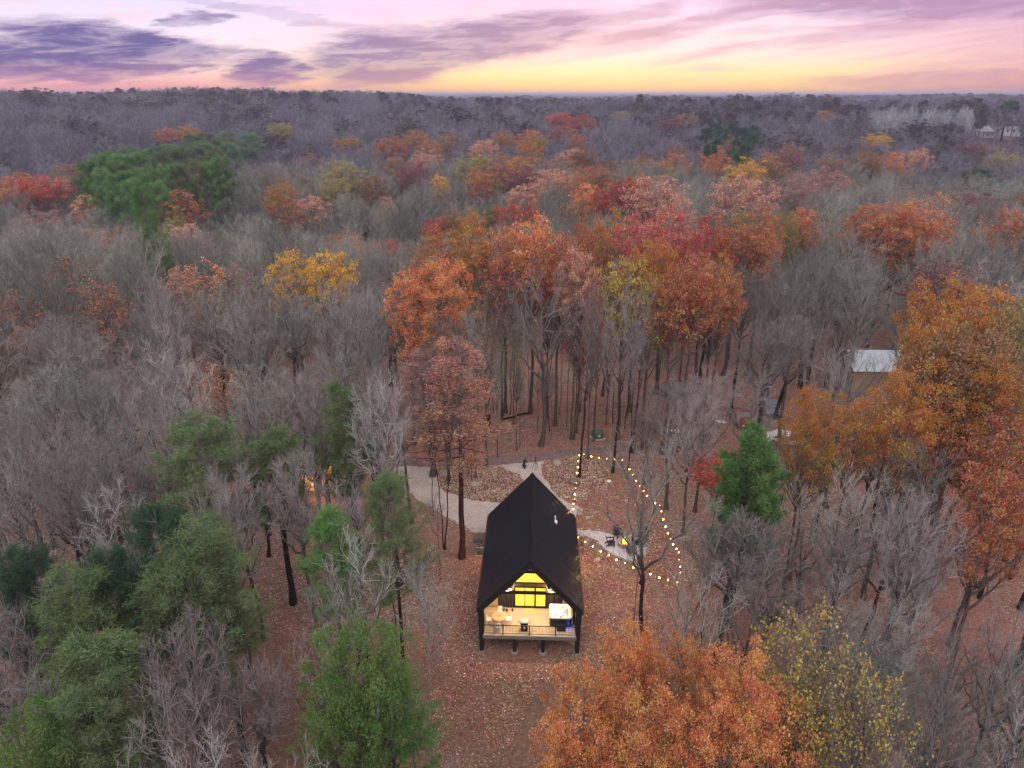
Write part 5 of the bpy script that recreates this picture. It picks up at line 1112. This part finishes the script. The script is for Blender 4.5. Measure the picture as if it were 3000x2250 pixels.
 (1650, 380, 70, 20, 'leafy3', 'rust', 'rust crown under the dark red one'), (1820, 335, 90, 20, 'leafy1', 'olive', 'olive orange crown on the far rise'), (1960, 358, 90, 20, 'leafy2', 'maroon', 'crimson crown on the far rise'), (2000, 345, 70, 20, 'leafy0', 'brown', 'tawny crown on the far rise'), (2570, 402, 90, 20, 'leafy4', 'amber', 'ochre crown in the right far distance'),
 (2100, 455, 90, 21, 'leafy2', 'maroon', 'brick red crown left of the maroon one'), (1980, 440, 70, 20, 'leafy3', 'brown', 'tawny crown in the middle distance right of centre'), (2850, 430, 110, 20, 'leafy2', 'maroon', 'dark brown red crown at the far right'), (2420, 330, 60, 18, 'leafy1', 'orangeb', 'tiny orange crown before the far evergreens'),
]
for (px, pt, w, h, key, col, lb) in T:
    top_tree(px, pt, w * (1.2 if key.startswith('leafy') and w < 180 else .88 if key.startswith('fine') and pt > 1850 else 1.0), h, key, col, lb)
# pines
PN = [(570, 1245, 260, 19, 'pine0', 'pine', 'large soft green pine left of the small grey cabin'), (790, 1285, 200, 16, 'pine1', 'pine', 'leaning light green pine beside the small grey cabin'), (1005, 1135, 160, 18, 'pine3', 'pine', 'slender green pine left of the driveway, farthest back'), (1145, 1410, 190, 18, 'pine2', 'pine', 'open crowned pine at the left edge of the gravel drive'),
      (955, 1525, 170, 16, 'pine1', 'gpine', 'bright green leaning pine among bare trees left of the drive'), (440, 1520, 240, 20, 'pine2', 'dpine', 'dark green pine at the upper part of the left pine cluster'), (590, 1550, 240, 20, 'pine0', 'pine', 'grey green pine with open crown in the left pine cluster'),
      (500, 1640, 260, 19, 'pine3', 'pine', 'wide grey green pine in the middle of the left pine cluster'), (310, 1640, 150, 18, 'pine1', 'dpine', 'dark pine behind the left pine cluster'), (215, 1690, 240, 19, 'pine0', 'pine', 'soft green pine at the left of the pine cluster'), (100, 1625, 150, 18, 'pine2', 'dpine', 'dark green pine near the left frame edge'),
      (20, 1640, 130, 18, 'pine3', 'dpine', 'dark pine cut by the left frame edge'), (290, 1880, 250, 19, 'pine1', 'pine', 'green pine lower in the left pine cluster'), (270, 2030, 230, 19, 'pine3', 'pine', 'muted green pine near the bottom left'), (110, 2135, 260, 18, 'fine0', 'green', 'bright green leafy tree in the bottom left corner'),
      (1060, 1885, 300, 19, 'fine1', 'green', 'large bright green leafy tree left of the clearing'), (1130, 2000, 230, 15, 'pine0', 'gpine', 'green feathery boughs right of the large bright green tree'), (980, 2060, 230, 17, 'fine0', 'green', 'darker green leafy tree at the bottom left of the large bright one'),
      (2215, 1272, 210, 18, 'greenpine', 'gpine', 'bright green pine with tufted branches right of the yard'), (2180, 1430, 160, 12, 'greenpine', 'gpine', 'lower half tuft pine leaning beside the bright green pine'), (1380, 1335, 40, 3, 'leafy2', 'orange', 'small vivid orange shrub on the left mound'), (2860, 500, 120, 19, 'pine3', 'dpine', 'dark evergreen at the right far slope'), (2960, 300, 160, 22, 'farpine', 'dpine', 'dark evergreen clump at the far right above the white house')]
for (px, pt, w, h, key, col, lb) in PN:
    top_tree(px, pt, w * (1.1 if key[:5] in ('pine0', 'pine1', 'pine2', 'pine3') and pt > 1000 else 1.0), h, key, col, lb, 'bkd', 'shrub' if h < 5 else ('pine_tree' if 'pine' in key else 'leafy_tree'), 'shrub' if h < 5 else 'tree')
gi = 0
for px, pt in [(250, 480), (290, 462), (330, 450), (370, 438), (345, 465), (410, 452), (445, 440), (480, 450), (500, 425), (530, 440), (560, 428), (590, 412), (615, 425), (640, 405), (665, 420), (668, 385), (600, 390), (725, 392), (560, 398), (300, 500), (345, 512), (390, 500), (430, 510), (470, 500), (520, 490), (570, 480), (620, 475), (660, 465), (385, 540), (420, 560), (630, 440), (460, 545)]:
    gi += 1; top_tree(px + rt.uniform(-8, 8), pt + rt.uniform(-6, 6), 88, 28, 'pine%d' % (gi % 4), 'gpine' if px < 470 or gi % 3 == 0 else 'pine', 'tall green pine in the dense pine grove on the left ridge', 'bkd', 'pine_tree', group='pines of the grove on the left ridge')
for px, pt in [(2070, 380), (2095, 362), (2120, 375), (2150, 360), (2175, 378), (2200, 395), (2130, 400), (2160, 415), (2100, 410), (2190, 425), (2140, 440), (2210, 372), (2080, 430), (2165, 455)]:
    gi += 1; top_tree(px, pt, 60, 24, 'pine%d' % (gi % 4), 'dpine', 'dark pine in the small clump on the right middle slope', 'bkd', 'pine_tree', group='dark pine clump on the right slope')
# pale sycamores far right
for i in range(60):
    px = rt.uniform(2560, 2845); pt = 318 + rt.uniform(-4, 22) + (2845 - px) * .012
    top_tree(px, pt, 28, 22, 'farbare%d' % (i % 3), 'white', 'white barked bare tree in the pale stand below the far right ridge', 'white', 'bare_tree', group='pale stand of white barked trees at the far right')

# ---- everything else: the woods between, row upon row
clear = [(1275, 1000), (1940, 1090), (1965, 1340), (2000, 1520), (2040, 1700), (1990, 1880), (1720, 1860), (1590, 1990), (1560, 2300), (1290, 2300), (1265, 1800), (1330, 1690), (1240, 1560), (1140, 1440), (1150, 1360), (1290, 1330), (1270, 1180)]
shedv = [(2440, 1030), (2640, 1000), (2640, 1160), (2500, 1160)]
litw = [(830, 1345), (935, 1345), (935, 1420), (830, 1420)]
openL = [(260, 1290), (440, 1270), (470, 1360), (260, 1400)]
hero = np.array([h_[:7] for h_ in heroes])
rngF = np.random.default_rng(21)
def field():
    out = []; y = 17.0
    while y < 1700:
        sp = 3.8 if y < 60 else 5.2 if y < 112 else 6.0 if y < 300 else 6.6 + min(6, (y - 300) * .009)
        half = (y + 12) * .86 + 8
        xs = np.arange(-half, half, sp) + rngF.uniform(-.45, .45) * sp
        xs = xs + rngF.uniform(-.38, .38, len(xs)) * sp; ys = y + rngF.uniform(-.4, .4, len(xs)) * sp
        out.append(np.stack([xs, ys, np.full(len(xs), sp)], 1)); y += sp * (.92 if y < 120 else .98)
    return np.concatenate(out)
FD = field(); gz_ = ground(FD[:, 0], FD[:, 1]); n = len(FD)
h_ = rngF.uniform(15, 22, n); h_[FD[:, 1] < 70] *= .86; rd = FD[:, 2] * rngF.uniform(.50, .76, n); rd = rd * 1.12; rd = np.maximum(rd, 2.5)
ut, vt = pix(FD[:, 0], FD[:, 1], gz_ + h_); um, vm = pix(FD[:, 0], FD[:, 1], gz_ + h_ * .7); ub, vb = pix(FD[:, 0], FD[:, 1], gz_)
dist = np.sqrt(FD[:, 0] ** 2 + FD[:, 1] ** 2 + (CH - gz_ - h_ * .7) ** 2); rp = F * rd / dist
keep = (ut > -260) & (ut < 3260) & (vt < 2480)
farh = [(2860, 362), (3030, 362), (3030, 414), (2860, 414)]; brd = [(1925, 1235), (2020, 1235), (2020, 1290), (1925, 1290)]
for poly in (clear, shedv, litw, farh, brd):
    for (a, b) in ((ut, vt), (um, vm), (um - rp, vm), (um + rp, vm), (ub, vb)): keep &= ~inpoly(a, b, poly)
keep &= ~inpoly(ub, vb, openL)
for (u, hw, t, b, Y, X, rr) in hero:
    front = (FD[:, 1] < Y - 1) & (np.abs(um - u) < hw * .9 + rp * .55) & (vm < b + (b - t) * .1) & (vb > t) & (vt < b)
    near = (np.hypot(FD[:, 0] - X, FD[:, 1] - Y) < .55 * (rr + rd))
    keep &= ~(front | near)
yardR = [(1950, 1100), (2430, 1080), (2430, 1290), (1960, 1300)]
keep &= ~(inpoly(um, vm, yardR) & (rngF.random(n) < .5))
for (X, Y, rr) in placed: keep &= np.hypot(FD[:, 0] - X, FD[:, 1] - Y) > rr + 1.6
# nothing so close that it would fill the frame
keep &= dist > 24
FD, gz_, h_, rd, ut, vt, dist = [a[keep] for a in (FD, gz_, h_, rd, ut, vt, dist)]; n = len(FD)
u1 = rngF.random(n); X, Y = FD[:, 0], FD[:, 1]
patch = np.sin(X * .031 + 1) * np.cos(Y * .027 + X * .009) + .5 * np.sin(X * .11 + Y * .07)
farW = sst(Y, 110, 190)
pleaf = farW * (.07 + .17 * np.clip(patch, 0, 1)) * (1 - .45 * sst(Y, 700, 1200)) * np.where(X < -60, .6, 1)
pp = np.clip(.5 * sst(Y, 250, 500) * (np.sin(X * .012 + 2) * np.cos(Y * .009 + .5) > .62), 0, .5) * .6
pp = np.where((ut > 1850) & (vt < 345) & (vt > 290), .28, pp); pp = np.where((vt < 292) & (rngF.random(n) < .5), .5, pp)
kind = np.where(u1 < pp, 2, np.where(u1 < pp + pleaf, 1, 0))
order = np.argsort(-h_ / dist)
have = {'bare': sum(1 for o in C.objects if o.name.startswith('bare_tree')), 'autumn': sum(1 for o in C.objects if o.name.startswith('autumn_tree')), 'pine': sum(1 for o in C.objects if o.name.startswith('pine_tree'))}
fallc = ['rust', 'rust', 'brown', 'brown', 'orangeb', 'salmon', 'maroon', 'brown', 'olive', 'mauve', 'mauve', 'mauve']; barec = ['bare', 'barem', 'bareg', 'bared', 'bare', 'bareg']
stuff = {0: [], 1: [], 2: []}; relabel = []
for i in order:
    x, y = float(X[i]), float(Y[i]); k = int(kind[i]); r_, hh = float(rd[i]), float(h_[i])
    uu, vv = pix(x, y, float(gz_[i]) + hh * .7)
    if k == 0 and have['bare'] < 300:
        tall = 'tall' if hh > (16 if y < 70 else 18.5) else 'shorter'; have['bare'] += 1
        col = rt.choice(['barem', 'bare', 'bare', 'bareg', 'pale'] if y < 75 else barec); cn = {'barem': 'mauve grey', 'bare': 'grey', 'bareg': 'greenish grey', 'pale': 'pale silvery', 'bared': 'dark grey'}[col]
        o = plant(rt.choice(['open0', 'open1', 'open2', 'open3', 'open0', 'open2', 'bare1', 'bare3', 'bare_pale'] if y < 108 else ['open0', 'open2', 'bare0', 'bare1', 'bare2', 'bare3', 'bare4', 'bare5']), x, y, r_, hh, rt.uniform(0, 6.28), K_[rt.choice(['bk', 'bkd', 'bkd', 'bkd'])], K_[col],
              '', 'tree', 'bare trees of the woods round the clearing', 'bare_tree', (R(rt.uniform(-3, 3)), R(rt.uniform(-3, 3))))
        relabel.append((o, '%s %s leafless tree' % (tall, cn), float(uu), float(vv)))
    elif k == 1 and have['autumn'] < 230:
        have['autumn'] += 1; col = rt.choice(fallc)
        o = plant('leafy%d' % rt.randrange(5), x, y, r_ * 1.3, hh + 1.5, rt.uniform(0, 6.28), K_['bk'], K_[col], '', 'tree', 'coloured crowns scattered through the distant grey woods', 'autumn_tree')
        relabel.append((o, '%s distant crown' % {'orangeb': 'golden brown', 'mauve': 'dusky pink'}.get(col, col), float(uu), float(vv)))
    else: stuff[k].append(i)
LM = [('black cabin roof', 1550, 1500), ('white roofed shed', 2560, 1060), ('bright green tufted pine', 2215, 1420), ('forked tree by the patio', 1885, 1650), ('bright orange oak of the grove', 1290, 880), ('copper conifer', 1375, 1150),
      ('big bright green tree', 1060, 2050), ('small lit cabin', 862, 1390), ('green pine grove', 480, 470), ('big rust oak', 2620, 700), ('pale salmon crown', 2185, 620), ('bottom orange oaks', 1950, 2080), ('sparse yellow green tree', 2390, 1960),
      ('bottom right sparse yellow tree', 2560, 2150), ('left pine cluster', 450, 1700), ('large soft green pine', 570, 1350), ('slender green pine', 1005, 1220), ('twin amber crowns', 910, 810), ('faded orange thin crown', 610, 860), ('far left rust crowns', 90, 590),
      ('dark pine clump', 2135, 400), ('rounded amber oak', 2390, 1260), ('string light post', 1995, 1710), ('highest golden brown oak', 2770, 930), ('lower right rust oak', 2940, 1500), ('tall brown orange crown', 820, 610), ('pale white barked stand', 2700, 335), ('bare spreading oak', 1590, 1050)]
ORD = 'nearest,second nearest,third nearest,fourth nearest,fifth nearest,sixth nearest,seventh nearest,eighth nearest,ninth nearest,tenth nearest,eleventh nearest,twelfth nearest'.split(',')
ORD += [w + ' nearest' for w in 'thirteenth,fourteenth,fifteenth,sixteenth,seventeenth,eighteenth,nineteenth,twentieth'.split(',')]
ORD += ['twenty %s nearest' % w for w in 'first,second,third,fourth,fifth,sixth,seventh,eighth,ninth'.split(',')] + ['thirtieth nearest'] + ['thirty %s nearest' % w for w in 'first,second,third,fourth,fifth,sixth,seventh,eighth,ninth'.split(',')]
buck = {}
for o, desc, u, v in relabel:
    nm, lu, lv_ = min(LM, key=lambda L: (L[1] - u) ** 2 + (L[2] - v) ** 2); du, dv = u - lu, v - lv_
    rel = ('right of' if du > 0 else 'left of') if abs(du) > abs(dv) else ('in front of' if dv > 0 else 'behind')
    buck.setdefault((desc, rel, nm), []).append((math.hypot(du, dv), o))
for (desc, rel, nm), L in buck.items():
    L.sort(key=lambda t: t[0])
    for j, (_, o) in enumerate(L): o['label'] = '%s, %s%s the %s' % (desc, (ORD[j] + ' ') if len(L) > 1 else '', rel, nm)
def ordinal_left(objs, fmt):
    w = 'leftmost,second,third,fourth,fifth,sixth,seventh,eighth,ninth,tenth,eleventh,twelfth,thirteenth,fourteenth,fifteenth,sixteenth,seventeenth,eighteenth,nineteenth,twentieth'.split(',')
    w += ['twenty ' + x for x in 'first,second,third,fourth,fifth,sixth,seventh,eighth,ninth'.split(',')] + ['thirtieth'] + ['thirty ' + x for x in 'first,second,third,fourth,fifth'.split(',')]
    objs.sort(key=lambda o: float(pix(o.location.x, o.location.y, o.location.z)[0]))
    for j, o in enumerate(objs): o['label'] = fmt % (w[j] if j == 0 else w[j] + ' from the left')
for gname, fmt in (('pines of the grove on the left ridge', 'tall pine of the green grove on the left ridge, %s'), ('dark pine clump on the right slope', 'dark pine of the small clump on the right slope, %s'),
                   ('trunks on the leaf floor across the road', 'dark straight trunk on the leaf floor across the road, %s')):
    ordinal_left([o for o in C.objects if o.get('group') == gname], fmt)
# library of trees for the uncountable rest
FIX = {}
def fixmat(base, col):
    k = (base.name, col)
    if k not in FIX: FIX[k] = twigmat('twigs_' + col, K_[col]) if base is TWIG else leafmat('leaves_' + col, .35, .55, K_[col])
    return FIX[k]
def libcoll(name, items):
    co = bpy.data.collections.new(name); done = {}
    for j, (key, bark, crown) in enumerate(items):
        tm, cm = LIB[key]
        if (key, crown) not in done:
            bm = bmesh.new(); bm.from_mesh(tm); nf = len(bm.faces); bm.from_mesh(cm); bm.faces.ensure_lookup_table()
            for f in bm.faces[nf:]: f.material_index = 1
            me = bpy.data.meshes.new('forest_tree'); bm.to_mesh(me); bm.free(); me.materials.clear()
            me.materials.append(fixmat(TWIG, bark)); me.materials.append(fixmat(cm.materials[0], crown)); done[(key, crown)] = me
        o = bpy.data.objects.new('%s.%03d' % (name, j), done[(key, crown)]); co.objects.link(o)
    return co
def gn_scatter(name, pts, rot, scl, idx, coll, label):
    me = bpy.data.meshes.new(name); me.from_pydata([tuple(p) for p in pts], [], [])
    a = me.attributes.new('rot', 'FLOAT_VECTOR', 'POINT'); a.data.foreach_set('vector', np.asarray(rot, np.float32).ravel())
    a = me.attributes.new('scl', 'FLOAT_VECTOR', 'POINT'); a.data.foreach_set('vector', np.asarray(scl, np.float32).ravel())
    a = me.attributes.new('idx', 'INT', 'POINT'); a.data.foreach_set('value', np.asarray(idx, np.int32))
    o = link(name, me); tag(o, label, 'woodland', kind='stuff')
    t = bpy.data.node_groups.new(name, 'GeometryNodeTree'); t.interface.new_socket('Geometry', in_out='INPUT', socket_type='NodeSocketGeometry'); t.interface.new_socket('Geometry', in_out='OUTPUT', socket_type='NodeSocketGeometry')
    q = G(t); gi_ = q.n('NodeGroupInput'); go_ = q.n('NodeGroupOutput'); ip = q.n('GeometryNodeInstanceOnPoints'); ci = q.n('GeometryNodeCollectionInfo')
    ci.inputs['Collection'].default_value = coll; ci.inputs['Separate Children'].default_value = True; ci.inputs['Reset Children'].default_value = True
    def att(nm, ty): x = q.n('GeometryNodeInputNamedAttribute', data_type=ty); x.inputs[0].default_value = nm; return [s for s in x.outputs if s.enabled][0]
    t.links.new(gi_.outputs[0], ip.inputs['Points']); t.links.new(ci.outputs[0], ip.inputs['Instance']); ip.inputs['Pick Instance'].default_value = True
    t.links.new(att('idx', 'INT'), ip.inputs['Instance Index']); t.links.new(att('rot', 'FLOAT_VECTOR'), ip.inputs['Rotation']); t.links.new(att('scl', 'FLOAT_VECTOR'), ip.inputs['Scale'])
    t.links.new(ip.outputs[0], go_.inputs[0])
    m_ = o.modifiers.new('scatter', 'NODES'); m_.node_group = t; return o
bcol = ['bare', 'barem', 'bareg', 'bared']
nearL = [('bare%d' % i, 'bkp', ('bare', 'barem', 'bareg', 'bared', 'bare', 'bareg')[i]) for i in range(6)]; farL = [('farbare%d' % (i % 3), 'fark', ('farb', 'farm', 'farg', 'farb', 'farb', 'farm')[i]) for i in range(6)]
cb = libcoll('bare_trees', nearL + farL)
fl = sorted(set(fallc)); cl_ = libcoll('autumn_trees', [('leafy%d' % (i % 5), 'bk', c) for i, c in enumerate(fl)] + [('farleafy%d' % (i % 2), 'bk', c) for i, c in enumerate(fl)])
cp_ = libcoll('pine_trees', [('pine0', 'bk', 'dpine'), ('pine1', 'bk', 'pine'), ('farpine', 'bk', 'dpine'), ('farpine', 'bk', 'pine')])
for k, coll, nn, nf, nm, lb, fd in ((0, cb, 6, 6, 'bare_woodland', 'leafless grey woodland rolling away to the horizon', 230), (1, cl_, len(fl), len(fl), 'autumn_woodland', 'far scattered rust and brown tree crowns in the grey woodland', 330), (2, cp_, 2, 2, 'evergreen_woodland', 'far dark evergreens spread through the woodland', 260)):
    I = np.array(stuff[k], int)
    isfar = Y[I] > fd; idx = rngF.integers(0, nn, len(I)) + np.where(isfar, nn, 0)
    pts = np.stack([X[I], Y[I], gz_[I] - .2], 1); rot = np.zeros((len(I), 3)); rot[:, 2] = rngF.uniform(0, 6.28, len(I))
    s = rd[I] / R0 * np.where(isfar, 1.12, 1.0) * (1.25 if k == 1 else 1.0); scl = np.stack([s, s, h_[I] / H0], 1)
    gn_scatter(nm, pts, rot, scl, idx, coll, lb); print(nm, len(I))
# beyond 1.7 km: whole clumps of crowns
cx, cy = [], []; y = 1700
while y < 6500:
    sp = 16 + (y - 1700) * .010; half = y * .84; xs = np.arange(-half, half, sp); cx.append(xs + rngF.uniform(-.5, .5, len(xs)) * sp); cy.append(y + rngF.uniform(-.5, .5, len(xs)) * sp); y += sp * 1.7
cx = np.concatenate(cx); cy = np.concatenate(cy); n = len(cx)
rot = np.zeros((n, 3)); rot[:, 2] = rngF.uniform(0, 6.28, n); s = (16 + (cy - 1700) * .010) / 9 * rngF.uniform(.8, 1.4, n)
# index into the bare library (far kinds) and the pines
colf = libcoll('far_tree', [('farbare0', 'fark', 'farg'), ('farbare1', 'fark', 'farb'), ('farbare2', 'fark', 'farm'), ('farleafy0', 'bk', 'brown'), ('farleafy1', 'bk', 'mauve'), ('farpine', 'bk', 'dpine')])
idx = rngF.choice(6, n, p=[.28, .26, .22, .1, .06, .08])
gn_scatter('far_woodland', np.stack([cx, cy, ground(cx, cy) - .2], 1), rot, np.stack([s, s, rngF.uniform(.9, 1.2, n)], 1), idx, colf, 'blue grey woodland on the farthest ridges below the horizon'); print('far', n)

# ------------------------------------------------------------------ air
hm = bpy.data.materials.new('haze'); hm.use_nodes = True; ht = hm.node_tree; ht.nodes.clear()
pv = ht.nodes.new('ShaderNodeVolumePrincipled'); pv.inputs['Color'].default_value = (.70, .72, .95, 1); pv.inputs['Density'].default_value = HAZE if 'HAZE' in globals() else .0003; pv.inputs['Anisotropy'].default_value = .2
ho = ht.nodes.new('ShaderNodeOutputMaterial'); ht.links.new(pv.outputs[0], ho.inputs['Volume'])
hz_ = MB().box(-14500, 14500, -400, 16500, -60, 56).build('haze', hm); tag(hz_, kind='stuff'); hz_.display_type = 'WIRE'
print('objects', len(C.objects), 'tris', sum(sum(len(p.vertices) - 2 for p in m.polygons) for m in bpy.data.meshes) // 1)
